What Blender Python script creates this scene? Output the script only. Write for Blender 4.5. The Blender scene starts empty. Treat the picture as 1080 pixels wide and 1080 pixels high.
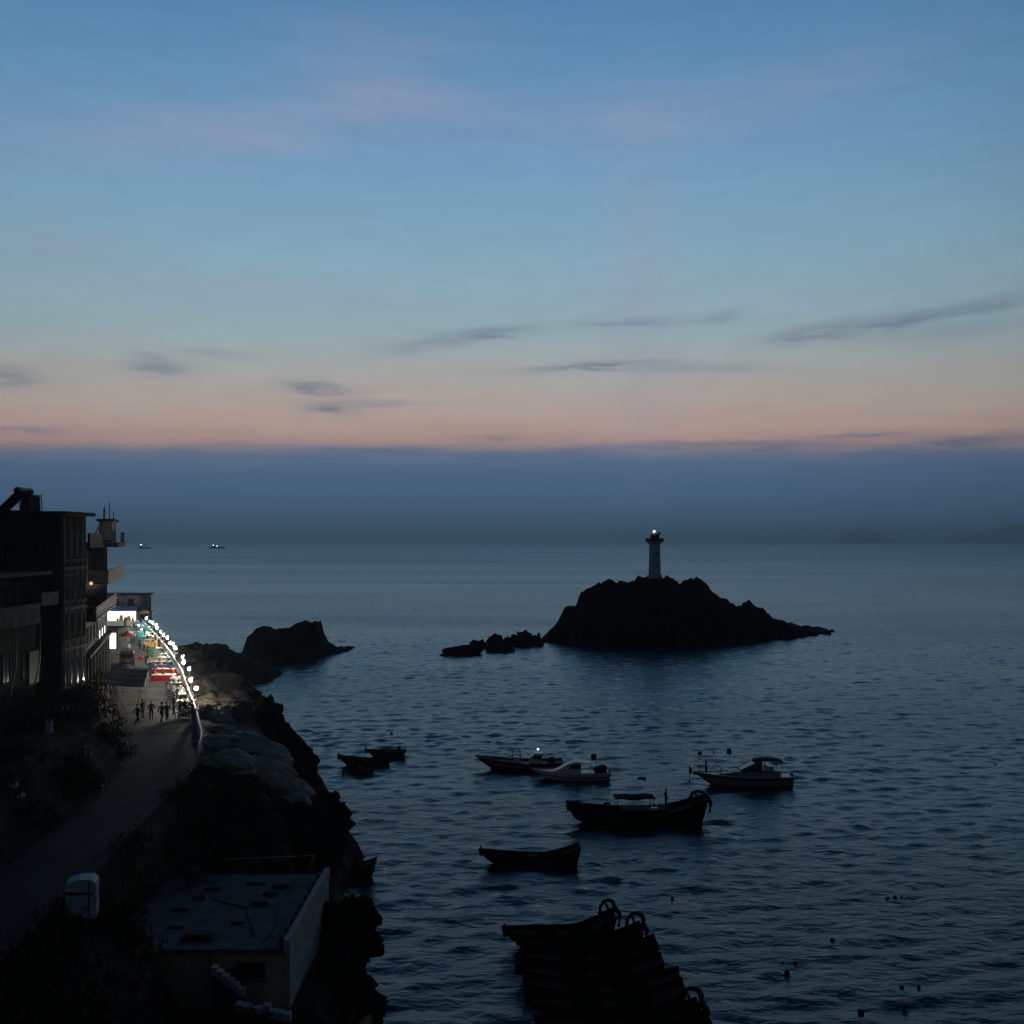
import bpy, bmesh, math, random
import numpy as np
from mathutils import Vector, Matrix
random.seed(7)
rng = np.random.default_rng(7)
scene = bpy.context.scene
col = scene.collection
PI = math.pi
H = 28.0            # eye height above the sea
F = 1080.0
HY = 571.0

def gp(px, py, z):
    """ground position (X, Y) seen at a photo pixel on level z"""
    Y = (H - z) * F / (py - HY)
    return ((px - 540) * Y / F, Y)
def at(px, py, Y):
    return Vector(((px - 540) * Y / F, Y, H - (py - HY) * Y / F))
def lin(c):
    c = c / 255.0
    return c / 12.92 if c <= 0.04045 else ((c + 0.055) / 1.055) ** 2.4
def rgb(r, g, b):
    return (lin(r), lin(g), lin(b), 1.0)

# ------------------------------------------------------------------ noise
def _hash(ix, iy, seed):
    with np.errstate(over='ignore'):
        h = (ix.astype(np.int64) * 374761393 + iy.astype(np.int64) * 668265263 + seed * 1442695041) & 0xFFFFFFFF
        h = ((h ^ (h >> 13)) * 1274126177) & 0xFFFFFFFF
        h = (h ^ (h >> 16)) & 0xFFFFFFFF
    return h / 4294967295.0
def vnoise(x, y, seed=0):
    x = np.asarray(x, float); y = np.asarray(y, float)
    ix = np.floor(x); iy = np.floor(y)
    fx = x - ix; fy = y - iy
    fx = fx * fx * fx * (fx * (fx * 6 - 15) + 10); fy = fy * fy * fy * (fy * (fy * 6 - 15) + 10)
    a = _hash(ix, iy, seed); b = _hash(ix + 1, iy, seed)
    c = _hash(ix, iy + 1, seed); d = _hash(ix + 1, iy + 1, seed)
    return (a * (1 - fx) + b * fx) * (1 - fy) + (c * (1 - fx) + d * fx) * fy
def fbm(x, y, seed=0, octv=5, gain=0.5):
    s = 0; a = 1; t = 0
    for o in range(octv):
        s = s + a * (vnoise(x * 2 ** o + 17.3 * o, y * 2 ** o - 9.1 * o, seed + o) * 2 - 1); t += a; a *= gain
    return s / t
def ridged(x, y, seed=0, octv=5, gain=0.55):
    s = 0; a = 1; t = 0
    for o in range(octv):
        s = s + a * (1 - np.abs(vnoise(x * 2 ** o + 31.7 * o, y * 2 ** o + 5.3 * o, seed + o) * 2 - 1)); t += a; a *= gain
    return s / t
def cells(x, y, seed=0):
    """cellular blocks: distance-to-feature plus a random block height, for jointed rock"""
    ix = np.floor(x); iy = np.floor(y)
    best = np.full(x.shape, 9.0); val = np.zeros(x.shape)
    for dx in (-1, 0, 1):
        for dy in (-1, 0, 1):
            jx = ix + dx; jy = iy + dy
            fx = jx + _hash(jx, jy, seed); fy = jy + _hash(jx, jy, seed + 50)
            d = np.hypot(x - fx, y - fy)
            m = d < best
            best = np.where(m, d, best); val = np.where(m, _hash(jx, jy, seed + 99), val)
    return best, val

# ------------------------------------------------------------------ materials
MATS = {}
def mat(name, c, rough=0.7, var=0.25, scale=3.0, bump=0.2, metal=0.0, spec=0.4, c2=None, dist=0.02):
    if name in MATS: return MATS[name]
    m = bpy.data.materials.new(name); m.use_nodes = True
    nt = m.node_tree; b = nt.nodes['Principled BSDF']
    tc = nt.nodes.new('ShaderNodeTexCoord')
    n = nt.nodes.new('ShaderNodeTexNoise'); n.inputs['Scale'].default_value = scale; n.inputs['Detail'].default_value = 6
    nt.links.new(tc.outputs['Object'], n.inputs['Vector'])
    r = nt.nodes.new('ShaderNodeValToRGB')
    a = c2 if c2 else tuple(v * (1 - var) for v in c)
    z = c if c2 else tuple(min(1, v * (1 + var)) for v in c)
    r.color_ramp.elements[0].color = (*a[:3], 1); r.color_ramp.elements[0].position = 0.35
    r.color_ramp.elements[1].color = (*z[:3], 1); r.color_ramp.elements[1].position = 0.65
    nt.links.new(n.outputs['Fac'], r.inputs['Fac']); nt.links.new(r.outputs['Color'], b.inputs['Base Color'])
    if bump:
        n2 = nt.nodes.new('ShaderNodeTexNoise'); n2.inputs['Scale'].default_value = scale * 4; n2.inputs['Detail'].default_value = 4
        nt.links.new(tc.outputs['Object'], n2.inputs['Vector'])
        bp = nt.nodes.new('ShaderNodeBump'); bp.inputs['Strength'].default_value = bump; bp.inputs['Distance'].default_value = dist
        nt.links.new(n2.outputs['Fac'], bp.inputs['Height']); nt.links.new(bp.outputs['Normal'], b.inputs['Normal'])
    b.inputs['Roughness'].default_value = rough; b.inputs['Metallic'].default_value = metal
    b.inputs['Specular IOR Level'].default_value = spec
    MATS[name] = m; return m
def emis(name, c, strength):
    if name in MATS: return MATS[name]
    m = bpy.data.materials.new(name); m.use_nodes = True
    b = m.node_tree.nodes['Principled BSDF']
    b.inputs['Base Color'].default_value = (0.5, 0.5, 0.5, 1)
    b.inputs['Emission Color'].default_value = (*c, 1); b.inputs['Emission Strength'].default_value = strength
    MATS[name] = m; return m

M_rock = mat('dark_rock', (0.024, 0.021, 0.019), 0.95, c2=(0.010, 0.009, 0.009), scale=0.35, bump=1.0, dist=0.35, spec=0.1)
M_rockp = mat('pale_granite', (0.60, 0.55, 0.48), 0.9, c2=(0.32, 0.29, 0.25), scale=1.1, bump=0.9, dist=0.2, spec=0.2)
M_rockb = mat('brown_granite_lamp_toned', (0.21, 0.18, 0.14), 0.9, c2=(0.085, 0.072, 0.056), scale=1.1, bump=0.9, dist=0.2, spec=0.2)  # brown rock, darkened further to offset strong lamplight on the nearest boulders
M_soil = mat('hillside_soil', (0.035, 0.032, 0.026), 0.95, c2=(0.012, 0.012, 0.010), scale=0.5, bump=0.8, dist=0.2, spec=0.1)
M_scrub = mat('scrub_leaf', (0.075, 0.06, 0.03), 0.85, c2=(0.04, 0.024, 0.014), scale=0.25, bump=0, spec=0.15)
M_asph = mat('asphalt', (0.050, 0.049, 0.048), 0.9, c2=(0.028, 0.028, 0.028), scale=0.8, bump=0.3, spec=0.25)
M_conc = mat('grey_concrete', (0.17, 0.17, 0.165), 0.9, c2=(0.09, 0.09, 0.09), scale=1.2, bump=0.4, spec=0.2)
M_concd = mat('dark_concrete', (0.075, 0.072, 0.07), 0.9, c2=(0.045, 0.044, 0.043), scale=0.9, bump=0.4, spec=0.2)
M_plaster = mat('pale_plaster', (0.27, 0.27, 0.26), 0.85, c2=(0.16, 0.16, 0.155), scale=0.9, bump=0.2, spec=0.2)
M_yellow = mat('yellow_plaster', (0.74, 0.60, 0.34), 0.9, c2=(0.52, 0.42, 0.25), scale=1.1, bump=0.2, spec=0.2)
M_white = mat('white_paint', (0.72, 0.72, 0.70), 0.5, var=0.1, scale=1.5, bump=0.05)
M_boxw = mat('dull_white_plastic', (0.58, 0.58, 0.60), 0.6, var=0.15, scale=1.5, bump=0.05)
M_pstep = mat('lime_washed_wall', (0.60, 0.58, 0.53), 0.9, c2=(0.36, 0.35, 0.32), scale=2.0, bump=0.3, spec=0.2)
M_tower = mat('weathered_white_tower', (0.60, 0.66, 0.74), 0.7, c2=(0.44, 0.48, 0.55), scale=0.9, bump=0.15)
M_steel = mat('galvanised_steel', (0.35, 0.35, 0.35), 0.45, metal=0.6, bump=0.05)
M_dsteel = mat('dark_metal', (0.03, 0.03, 0.032), 0.5, bump=0.1)
M_wood = mat('tarred_wood', (0.020, 0.015, 0.012), 0.85, c2=(0.008, 0.007, 0.006), scale=1.6, bump=0.5, dist=0.04, spec=0.1)
M_wood2 = mat('red_brown_wood', (0.07, 0.025, 0.015), 0.75, c2=(0.03, 0.014, 0.01), scale=1.8, bump=0.4, spec=0.2)
M_deck = mat('deck_plank', (0.06, 0.048, 0.035), 0.85, c2=(0.03, 0.024, 0.018), scale=2.5, bump=0.4, spec=0.2)
M_gel = mat('grey_gelcoat', (0.24, 0.25, 0.26), 0.35, var=0.12, scale=1.0, bump=0.03)
M_gelw = mat('white_gelcoat', (0.55, 0.56, 0.58), 0.3, var=0.08, scale=1.0, bump=0.03)
M_hulld = mat('dark_hull_paint', (0.03, 0.035, 0.045), 0.4, bump=0.05)
M_glass = mat('dark_glass', (0.012, 0.014, 0.017), 0.12, var=0.1, bump=0, spec=0.6)
M_rubber = mat('black_rubber', (0.015, 0.015, 0.015), 0.7, bump=0.1)
M_navy = mat('navy_canvas', (0.008, 0.009, 0.018), 0.85, scale=2, bump=0.2, spec=0.15)
M_red = mat('red_cloth', (0.42, 0.02, 0.025), 0.8, scale=2, bump=0.2)
M_blue = mat('blue_cloth', (0.03, 0.07, 0.22), 0.8, scale=2, bump=0.2)
M_teal = mat('teal_tarp', (0.03, 0.30, 0.34), 0.7, scale=2, bump=0.2)
M_orange = mat('orange_cloth', (0.60, 0.32, 0.06), 0.8, scale=2, bump=0.2)
M_cloth = mat('white_cloth', (0.78, 0.78, 0.76), 0.8, var=0.08, scale=2, bump=0.1)
M_green = mat('green_plastic', (0.03, 0.13, 0.06), 0.5, bump=0.05)
M_skin = mat('skin', (0.36, 0.21, 0.14), 0.6, var=0.08, bump=0)
M_hair = mat('black_hair', (0.01, 0.009, 0.008), 0.6, bump=0.1)
M_dark = mat('dark_clothes', (0.03, 0.03, 0.036), 0.85, scale=6, bump=0.1)
M_brown = mat('brown_clothes', (0.09, 0.06, 0.045), 0.85, scale=6, bump=0.1)
M_pale = mat('pale_clothes', (0.35, 0.35, 0.36), 0.85, scale=6, bump=0.1)
M_curt = mat('brown_curtain', (0.10, 0.05, 0.03), 0.85, scale=3, bump=0.3)
M_buoy = mat('black_float', (0.012, 0.012, 0.014), 0.6, bump=0.1)
M_isle = mat('far_island_green', (0.04, 0.05, 0.045), 0.95, scale=0.004, bump=0)
M_ship = mat('ship_paint', (0.06, 0.06, 0.07), 0.6, scale=0.05, bump=0)
E_bulb = emis('lit_bulb', (1.0, 0.92, 0.76), 880)
E_stall = emis('stall_fill_bulb', (1.0, 0.9, 0.7), 260)  # fill light added for the far market
E_shop = emis('lit_shop_panel', (1.0, 0.93, 0.80), 2.2)
E_win = emis('lit_window', (1.0, 0.96, 0.85), 2.2)
E_spot = emis('shop_flood', (0.85, 0.9, 1.0), 60)
E_light = emis('lighthouse_light', (1.0, 0.88, 0.76), 3.5)
E_blue = emis('blue_lamp', (0.25, 0.3, 1.0), 5)
E_warm = emis('warm_lamp', (1.0, 0.45, 0.2), 1.1)
E_ship = emis('ship_lamp', (0.9, 1.0, 0.95), 6)

# ------------------------------------------------------------------ mesh builder
class MB:
    def __init__(s): s.v = []; s.f = []
    def quad(s, *p):
        n = len(s.v); s.v += [tuple(q) for q in p]; s.f.append(tuple(range(n, n + len(p)))); return s
    def box(s, x0, y0, z0, x1, y1, z1, taper=0.0):
        n = len(s.v); t = taper
        s.v += [(x0, y0, z0), (x1, y0, z0), (x1, y1, z0), (x0, y1, z0),
                (x0 + t, y0 + t, z1), (x1 - t, y0 + t, z1), (x1 - t, y1 - t, z1), (x0 + t, y1 - t, z1)]
        s.f += [tuple(n + i for i in q) for q in ((0, 3, 2, 1), (4, 5, 6, 7), (0, 1, 5, 4), (1, 2, 6, 5), (2, 3, 7, 6), (3, 0, 4, 7))]
        return s
    def tube(s, pts, r, seg=8, cap=True):
        pts = [Vector(p) for p in pts]; n0 = len(s.v); k = len(pts)
        rs = r if isinstance(r, (list, tuple)) else [r] * k
        for i, p in enumerate(pts):
            d = (pts[min(i + 1, k - 1)] - pts[max(i - 1, 0)]).normalized()
            a = d.cross(Vector((0, 0, 1)))
            if a.length < 1e-3: a = Vector((1, 0, 0))
            a.normalize(); b = d.cross(a)
            for j in range(seg):
                q = p + (a * math.cos(2 * PI * j / seg) + b * math.sin(2 * PI * j / seg)) * rs[i]
                s.v.append(tuple(q))
        for i in range(k - 1):
            for j in range(seg):
                s.f.append((n0 + i * seg + j, n0 + i * seg + (j + 1) % seg, n0 + (i + 1) * seg + (j + 1) % seg, n0 + (i + 1) * seg + j))
        if cap:
            s.f.append(tuple(n0 + j for j in range(seg))[::-1]); s.f.append(tuple(n0 + (k - 1) * seg + j for j in range(seg)))
        return s
    def lathe(s, prof, seg=16, c=(0, 0, 0)):
        n0 = len(s.v); k = len(prof)
        for (r, z) in prof:
            for j in range(seg):
                a = 2 * PI * j / seg
                s.v.append((c[0] + r * math.cos(a), c[1] + r * math.sin(a), c[2] + z))
        for i in range(k - 1):
            for j in range(seg):
                s.f.append((n0 + i * seg + j, n0 + i * seg + (j + 1) % seg, n0 + (i + 1) * seg + (j + 1) % seg, n0 + (i + 1) * seg + j))
        s.f.append(tuple(n0 + j for j in range(seg))[::-1]); s.f.append(tuple(n0 + (k - 1) * seg + j for j in range(seg)))
        return s
    def ball(s, c, r, seg=12, rings=8, sq=(1, 1, 1)):
        prof = [(max(0.001, r * math.sin(PI * i / rings)), -r * math.cos(PI * i / rings)) for i in range(rings + 1)]
        n0 = len(s.v); s.lathe(prof, seg)
        for i in range(n0, len(s.v)):
            x, y, z = s.v[i]; s.v[i] = (c[0] + x * sq[0], c[1] + y * sq[1], c[2] + z * sq[2])
        return s
    def prism(s, poly, z0, z1):
        n = len(s.v); k = len(poly)
        s.v += [(x, y, z0) for x, y in poly] + [(x, y, z1) for x, y in poly]
        s.f.append(tuple(range(n, n + k))[::-1]); s.f.append(tuple(range(n + k, n + 2 * k)))
        for i in range(k):
            s.f.append((n + i, n + (i + 1) % k, n + k + (i + 1) % k, n + k + i))
        return s
    def prism_y(s, poly, y0, y1):
        """polygon in x-z extruded along y"""
        n = len(s.v); k = len(poly)
        s.v += [(x, y0, z) for x, z in poly] + [(x, y1, z) for x, z in poly]
        s.f.append(tuple(range(n, n + k))); s.f.append(tuple(range(n + k, n + 2 * k))[::-1])
        for i in range(k):
            s.f.append((n + i, n + k + i, n + k + (i + 1) % k, n + (i + 1) % k))
        return s
    def build(s, name, m, parent=None, smooth=False, loc=None):
        me = bpy.data.meshes.new(name); me.from_pydata(s.v, [], s.f); me.update()
        bm = bmesh.new(); bm.from_mesh(me); bmesh.ops.recalc_face_normals(bm, faces=bm.faces); bm.to_mesh(me); bm.free()
        me.materials.append(m)
        if smooth:
            me.polygons.foreach_set('use_smooth', [True] * len(me.polygons))
        o = bpy.data.objects.new(name, me); col.objects.link(o)
        if parent: o.parent = parent
        if loc is not None: o.location = loc
        return o
def grid_mesh(name, X, Y, Z, m, smooth=True):
    ny, nx = X.shape
    v = np.stack([X, Y, Z], -1).reshape(-1, 3)
    i = np.arange(ny * nx).reshape(ny, nx)
    f = np.stack([i[:-1, :-1], i[:-1, 1:], i[1:, 1:], i[1:, :-1]], -1).reshape(-1, 4)
    return np_mesh(name, v, f, m, smooth)
def np_mesh(name, v, f, m, smooth=False):
    me = bpy.data.meshes.new(name)
    k = f.shape[1]
    me.vertices.add(len(v)); me.vertices.foreach_set('co', np.ascontiguousarray(v, dtype=np.float32).ravel())
    me.loops.add(f.size); me.loops.foreach_set('vertex_index', np.ascontiguousarray(f, dtype=np.int32).ravel())
    me.polygons.add(len(f)); me.polygons.foreach_set('loop_start', np.arange(0, f.size, k, dtype=np.int32))
    me.polygons.foreach_set('loop_total', np.full(len(f), k, dtype=np.int32))
    if smooth: me.polygons.foreach_set('use_smooth', np.ones(len(f), dtype=bool))
    me.update(calc_edges=True); me.validate()
    me.materials.append(m)
    o = bpy.data.objects.new(name, me); col.objects.link(o); return o

def tag(o, label=None, cat=None, group=None, kind=None):
    if label: o['label'] = label
    if cat: o['category'] = cat
    if group: o['group'] = group
    if kind: o['kind'] = kind
    return o
def thing(name, label, cat, loc=(0, 0, 0), rz=0, group=None):
    o = bpy.data.objects.new(name, None); col.objects.link(o); o.empty_display_size = 0.2
    o.location = loc; o.rotation_euler = (0, 0, rz); return tag(o, label, cat, group)
def dup(root, loc, rz=0.0, label=None, group=None, scale=None):
    r = root.copy(); col.objects.link(r); r.location = loc; r.rotation_euler = (0, 0, rz)
    if scale: r.scale = (scale, scale, scale) if not isinstance(scale, tuple) else scale
    if label: r['label'] = label
    if group: r['group'] = group
    def kids(src, dst):
        for ch in list(src.children):
            c = ch.copy(); col.objects.link(c); c.parent = dst; kids(ch, c)
    kids(root, r); return r

# ------------------------------------------------------------------ camera
cam_d = bpy.data.cameras.new('camera'); cam = bpy.data.objects.new('camera', cam_d); col.objects.link(cam)
cam.location = (0, 0, H); cam.rotation_euler = (PI / 2, 0, 0)
cam_d.sensor_width = 36; cam_d.lens = 36; cam_d.shift_y = (HY - 540) / 1080
cam_d.clip_start = 0.5; cam_d.clip_end = 200000
scene.camera = cam
scene.view_settings.view_transform = 'Standard'; scene.view_settings.look = 'None'
scene.view_settings.exposure = 0; scene.view_settings.gamma = 1

# ------------------------------------------------------------------ world: dusk sky
w = bpy.data.worlds.new('World'); scene.world = w; w.use_nodes = True
nt = w.node_tree; N = nt.nodes; Lk = nt.links
bg = N['Background']
def mth(op, a, b=None, c=None, clamp=False):
    n = N.new('ShaderNodeMath'); n.operation = op; n.use_clamp = clamp
    for i, v in enumerate((a, b, c)):
        if v is None: continue
        if isinstance(v, (int, float)): n.inputs[i].default_value = v
        else: Lk.new(v, n.inputs[i])
    return n.outputs[0]
tc = N.new('ShaderNodeTexCoord'); sp = N.new('ShaderNodeSeparateXYZ'); Lk.new(tc.outputs['Generated'], sp.inputs[0])
sx, sy, sz = sp.outputs
el = mth('MULTIPLY', mth('ARCSINE', sz), 180 / PI)
az = mth('MULTIPLY', mth('ARCTAN2', sx, sy), 180 / PI)
azc = mth('MINIMUM', mth('ABSOLUTE', az), 45.0)
cmb = N.new('ShaderNodeCombineXYZ'); Lk.new(mth('MULTIPLY', az, 0.035), cmb.inputs[0]); Lk.new(mth('MULTIPLY', el, 0.30), cmb.inputs[1])
nz = N.new('ShaderNodeTexNoise'); nz.inputs['Scale'].default_value = 3.0; nz.inputs['Detail'].default_value = 5; nz.inputs['Roughness'].default_value = 0.55
Lk.new(cmb.outputs[0], nz.inputs['Vector'])
wob = mth('SUBTRACT', nz.outputs['Fac'], 0.5)
e2 = mth('ADD', el, mth('MULTIPLY', mth('MULTIPLY', azc, azc), 0.0007))
e3 = mth('ADD', e2, mth('MULTIPLY', wob, 1.15))
ramp = N.new('ShaderNodeValToRGB')
def e_of(py): return math.degrees(math.atan((HY - py) / F))
stops = [(-6, (44, 68, 90)), (-0.5, (70, 102, 134)), (e_of(560), (72, 104, 138)), (e_of(540), (72, 103, 135)), (e_of(505), (76, 104, 134)), (e_of(489), (84, 108, 137)),
         (e_of(479), (108, 116, 138)), (e_of(467), (178, 144, 135)), (e_of(452), (188, 158, 144)), (e_of(428), (182, 165, 154)),
         (e_of(396), (169, 168, 162)), (e_of(350), (148, 169, 175)), (e_of(270), (130, 165, 183)), (e_of(180), (112, 151, 182)),
         (e_of(90), (95, 138, 175)), (e_of(0), (80, 124, 164)), (36, (44, 80, 122)), (48, (24, 46, 75)), (65, (15, 28, 50)), (90, (11, 20, 36))]
cr = ramp.color_ramp
def pos(e): return (e + 6) / 96.0
while len(cr.elements) < len(stops): cr.elements.new(0.5)
for elx, (e, c) in zip(cr.elements, stops):
    elx.position = pos(e)
for elx, (e, c) in zip(cr.elements, stops):
    elx.color = rgb(*c)
fac = mth('DIVIDE', mth('ADD', e3, 6), 96.0, clamp=True)
Lk.new(fac, ramp.inputs['Fac'])
# dark streaks of cloud: (px, py, half width px, half height px, slope, strength)
streaks = [(332, 408, 34, 6, 0.05, .75), (352, 431, 28, 5, 0.02, .75), (400, 425, 60, 4, 0.0, .35), (165, 388, 34, 7, 0.0, .55), (160, 376, 20, 4, 0.1, .3),
           (230, 373, 40, 4, 0, .25), (8, 397, 36, 10, 0, .6), (30, 453, 50, 4, 0, .5), (625, 386, 68, 4, -0.04, .75), (740, 388, 80, 5, 0.03, .3),
           (525, 350, 44, 6, -0.08, .5), (455, 362, 60, 9, -0.15, .35), (660, 341, 52, 5, 0.0, .5), (758, 334, 26, 7, -0.1, .3),
           (855, 351, 46, 8, -0.14, .6), (940, 340, 60, 8, -0.16, .5), (1040, 322, 70, 7, -0.12, .4), (1000, 349, 80, 12, -0.05, .25),
           (915, 458, 50, 4, 0, .6), (1030, 463, 80, 6, -0.02, .8), (720, 470, 120, 4, 0, .5), (520, 461, 30, 3, 0, .45), (980, 475, 130, 7, 0, .5), (180, 477, 120, 4, .01, .5), (430, 474, 90, 4, -.01, .55), (600, 476, 60, 4, .02, .4), (830, 471, 70, 5, 0, .5)]
msk = None
cmb2 = N.new('ShaderNodeCombineXYZ'); Lk.new(mth('MULTIPLY', az, 0.10), cmb2.inputs[0]); Lk.new(mth('MULTIPLY', el, 0.55), cmb2.inputs[1])
nz2 = N.new('ShaderNodeTexNoise'); nz2.inputs['Scale'].default_value = 4.0; nz2.inputs['Detail'].default_value = 6; nz2.inputs['Roughness'].default_value = 0.6
Lk.new(cmb2.outputs[0], nz2.inputs['Vector'])
tex = mth('MULTIPLY_ADD', nz2.outputs['Fac'], 3.2, -0.85, clamp=True)
eln = mth('ADD', el, mth('MULTIPLY', mth('SUBTRACT', nz2.outputs['Fac'], 0.5), 1.1))
for (px, py, wx, wy, sl, st) in streaks:
    dx = px - 540
    a0 = math.degrees(math.atan(dx / F)); ca = math.cos(math.radians(a0))
    e0 = math.degrees(math.atan((HY - py) / math.hypot(F, dx)))
    sa = math.degrees(wx / F) * ca * ca; se = math.degrees(wy / F)
    u = mth('SUBTRACT', az, a0)
    v = mth('SUBTRACT', eln, mth('MULTIPLY_ADD', u, -sl, e0))
    q = mth('ADD', mth('POWER', mth('ABSOLUTE', mth('DIVIDE', u, sa)), 2.0), mth('POWER', mth('ABSOLUTE', mth('DIVIDE', v, se)), 2.0))
    g = mth('MULTIPLY', mth('POWER', 2.718, mth('MULTIPLY', q, -1.0)), st * 1.35)
    msk = g if msk is None else mth('ADD', msk, g)
msk = mth('MULTIPLY', msk, mth('MULTIPLY_ADD', tex, 0.8, 0.2), clamp=True)
mx = N.new('ShaderNodeMix'); mx.data_type = 'RGBA'; mx.blend_type = 'MIX'
Lk.new(mth('MULTIPLY', msk, 0.8), mx.inputs['Factor']); Lk.new(ramp.outputs['Color'], mx.inputs['A']); mx.inputs['B'].default_value = rgb(92, 104, 128)
# faint pink high veil
pk = None
for (px, py, wx, wy, sl, st) in [(230, 140, 190, 26, -0.12, .6), (390, 95, 90, 24, 0.1, .5), (60, 258, 90, 18, 0, .45), (676, 310, 38, 160, 0, .4), (420, 40, 120, 20, 0, .35), (820, 95, 150, 24, -.1, .35), (250, 305, 160, 16, 0, .3), (600, 130, 200, 30, .05, .3)]:
    dx = px - 540; a0 = math.degrees(math.atan(dx / F)); ca = math.cos(math.radians(a0))
    e0 = math.degrees(math.atan((HY - py) / math.hypot(F, dx))); sa = math.degrees(wx / F) * ca * ca; se = math.degrees(wy / F)
    u = mth('SUBTRACT', az, a0); v = mth('SUBTRACT', eln, mth('MULTIPLY_ADD', u, -sl, e0))
    q = mth('ADD', mth('POWER', mth('ABSOLUTE', mth('DIVIDE', u, sa)), 2.0), mth('POWER', mth('ABSOLUTE', mth('DIVIDE', v, se)), 2.0))
    g = mth('MULTIPLY', mth('POWER', 2.718, mth('MULTIPLY', q, -1.0)), st)
    pk = g if pk is None else mth('ADD', pk, g)
mx2 = N.new('ShaderNodeMix'); mx2.data_type = 'RGBA'
Lk.new(mth('MULTIPLY', pk, mth('MULTIPLY_ADD', nz.outputs['Fac'], 1.2, 0.0), clamp=True), mx2.inputs['Factor']); Lk.new(mx.outputs['Result'], mx2.inputs['A']); mx2.inputs['B'].default_value = rgb(150, 148, 170)
# the sky dims away from the afterglow
ch = mth('COSINE', mth('MULTIPLY', mth('SUBTRACT', az, -4.0), PI / 180))
mr = N.new('ShaderNodeMapRange'); mr.interpolation_type = 'SMOOTHSTEP'
mr.inputs['From Min'].default_value = 0.50; mr.inputs['From Max'].default_value = 1.01; mr.inputs['To Min'].default_value = 0.15; mr.inputs['To Max'].default_value = 1.16
Lk.new(ch, mr.inputs['Value'])
hi = N.new('ShaderNodeMapRange'); hi.inputs['From Min'].default_value = 45; hi.inputs['From Max'].default_value = 90
Lk.new(el, hi.inputs['Value'])
dim = mth('ADD', mth('MULTIPLY', mr.outputs[0], mth('SUBTRACT', 1.0, hi.outputs[0])), mth('MULTIPLY', hi.outputs[0], 0.5))
mot = mth('MULTIPLY_ADD', mth('ADD', nz2.outputs['Fac'], nz.outputs['Fac']), 0.16, 0.84)
vm = N.new('ShaderNodeVectorMath'); vm.operation = 'SCALE'; Lk.new(mx2.outputs['Result'], vm.inputs[0]); Lk.new(mth('MULTIPLY', dim, mot), vm.inputs['Scale'])
Lk.new(vm.outputs[0], bg.inputs['Color']); bg.inputs['Strength'].default_value = 1.0
w.cycles.sampling_method = 'MANUAL'; w.cycles.sample_map_resolution = 1024

# ------------------------------------------------------------------ sea
def sea_material():
    m = bpy.data.materials.new('sea_water'); m.use_nodes = True
    t = m.node_tree; b = t.nodes['Principled BSDF']
    b.inputs['Base Color'].default_value = (0.002, 0.026, 0.040, 1); b.inputs['Roughness'].default_value = 0.15
    b.inputs['Specular Tint'].default_value = (.78, .93, 1.0, 1); b.inputs['IOR'].default_value = 1.333; b.inputs['Specular IOR Level'].default_value = 0.5
    g = t.nodes.new('ShaderNodeNewGeometry')
    def noise(scale, det, sxy, rough=0.55):
        mp = t.nodes.new('ShaderNodeMapping'); mp.inputs['Scale'].default_value = (*sxy, 1); t.links.new(g.outputs['Position'], mp.inputs['Vector'])
        n = t.nodes.new('ShaderNodeTexNoise'); n.inputs['Scale'].default_value = scale; n.inputs['Detail'].default_value = det; n.inputs['Roughness'].default_value = rough
        t.links.new(mp.outputs[0], n.inputs['Vector']); return n.outputs['Fac']
    def mm(op, a, b_, cl=False):
        n = t.nodes.new('ShaderNodeMath'); n.operation = op; n.use_clamp = cl
        for i, v in enumerate((a, b_)):
            if isinstance(v, (int, float)): n.inputs[i].default_value = v
            else: t.links.new(v, n.inputs[i])
        return n.outputs[0]
    sepp = t.nodes.new('ShaderNodeSeparateXYZ'); t.links.new(g.outputs['Position'], sepp.inputs[0])
    rr = t.nodes.new('ShaderNodeMapRange'); rr.inputs['From Min'].default_value = 120; rr.inputs['From Max'].default_value = 1500; rr.inputs['To Min'].default_value = .18; rr.inputs['To Max'].default_value = .34
    t.links.new(sepp.outputs[1], rr.inputs['Value']); t.links.new(rr.outputs[0], b.inputs['Roughness'])
    a = noise(1.6, 5, (0.55, 1.0))
    c = noise(0.32, 4, (0.5, 1.0))
    h = mm('ADD', mm('MULTIPLY', a, 0.25), mm('MULTIPLY', c, 0.5))
    wind = noise(0.018, 4, (0.35, 1.0), 0.6)           # gusts and slicks
    st = mm('ADD', mm('MULTIPLY', wind, 1.6), -0.25, True)
    bp = t.nodes.new('ShaderNodeBump'); bp.inputs['Distance'].default_value = 1.0
    t.links.new(st, bp.inputs['Strength']); t.links.new(h, bp.inputs['Height'])
    t.nodes.remove(b)
    df = t.nodes.new('ShaderNodeBsdfDiffuse'); df.inputs['Color'].default_value = (0.002, 0.028, 0.042, 1)
    gl = t.nodes.new('ShaderNodeBsdfGlossy'); gl.inputs['Color'].default_value = (.76, .93, 1.0, 1); t.links.new(rr.outputs[0], gl.inputs['Roughness'])
    fr = t.nodes.new('ShaderNodeFresnel'); fr.inputs['IOR'].default_value = 1.333
    for nd in (df, gl, fr): t.links.new(bp.outputs['Normal'], nd.inputs['Normal'])
    ms = t.nodes.new('ShaderNodeMixShader'); band = noise(0.006, 3, (0.22, 1.0), 0.55)
    t.links.new(mm('MINIMUM', fr.outputs[0], mm('ADD', mm('MULTIPLY', band, 0.42), 0.26)), ms.inputs[0]); t.links.new(df.outputs[0], ms.inputs[1]); t.links.new(gl.outputs[0], ms.inputs[2])
    t.links.new(ms.outputs[0], t.nodes['Material Output'].inputs['Surface'])
    return m
M_sea = sea_material()
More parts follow.
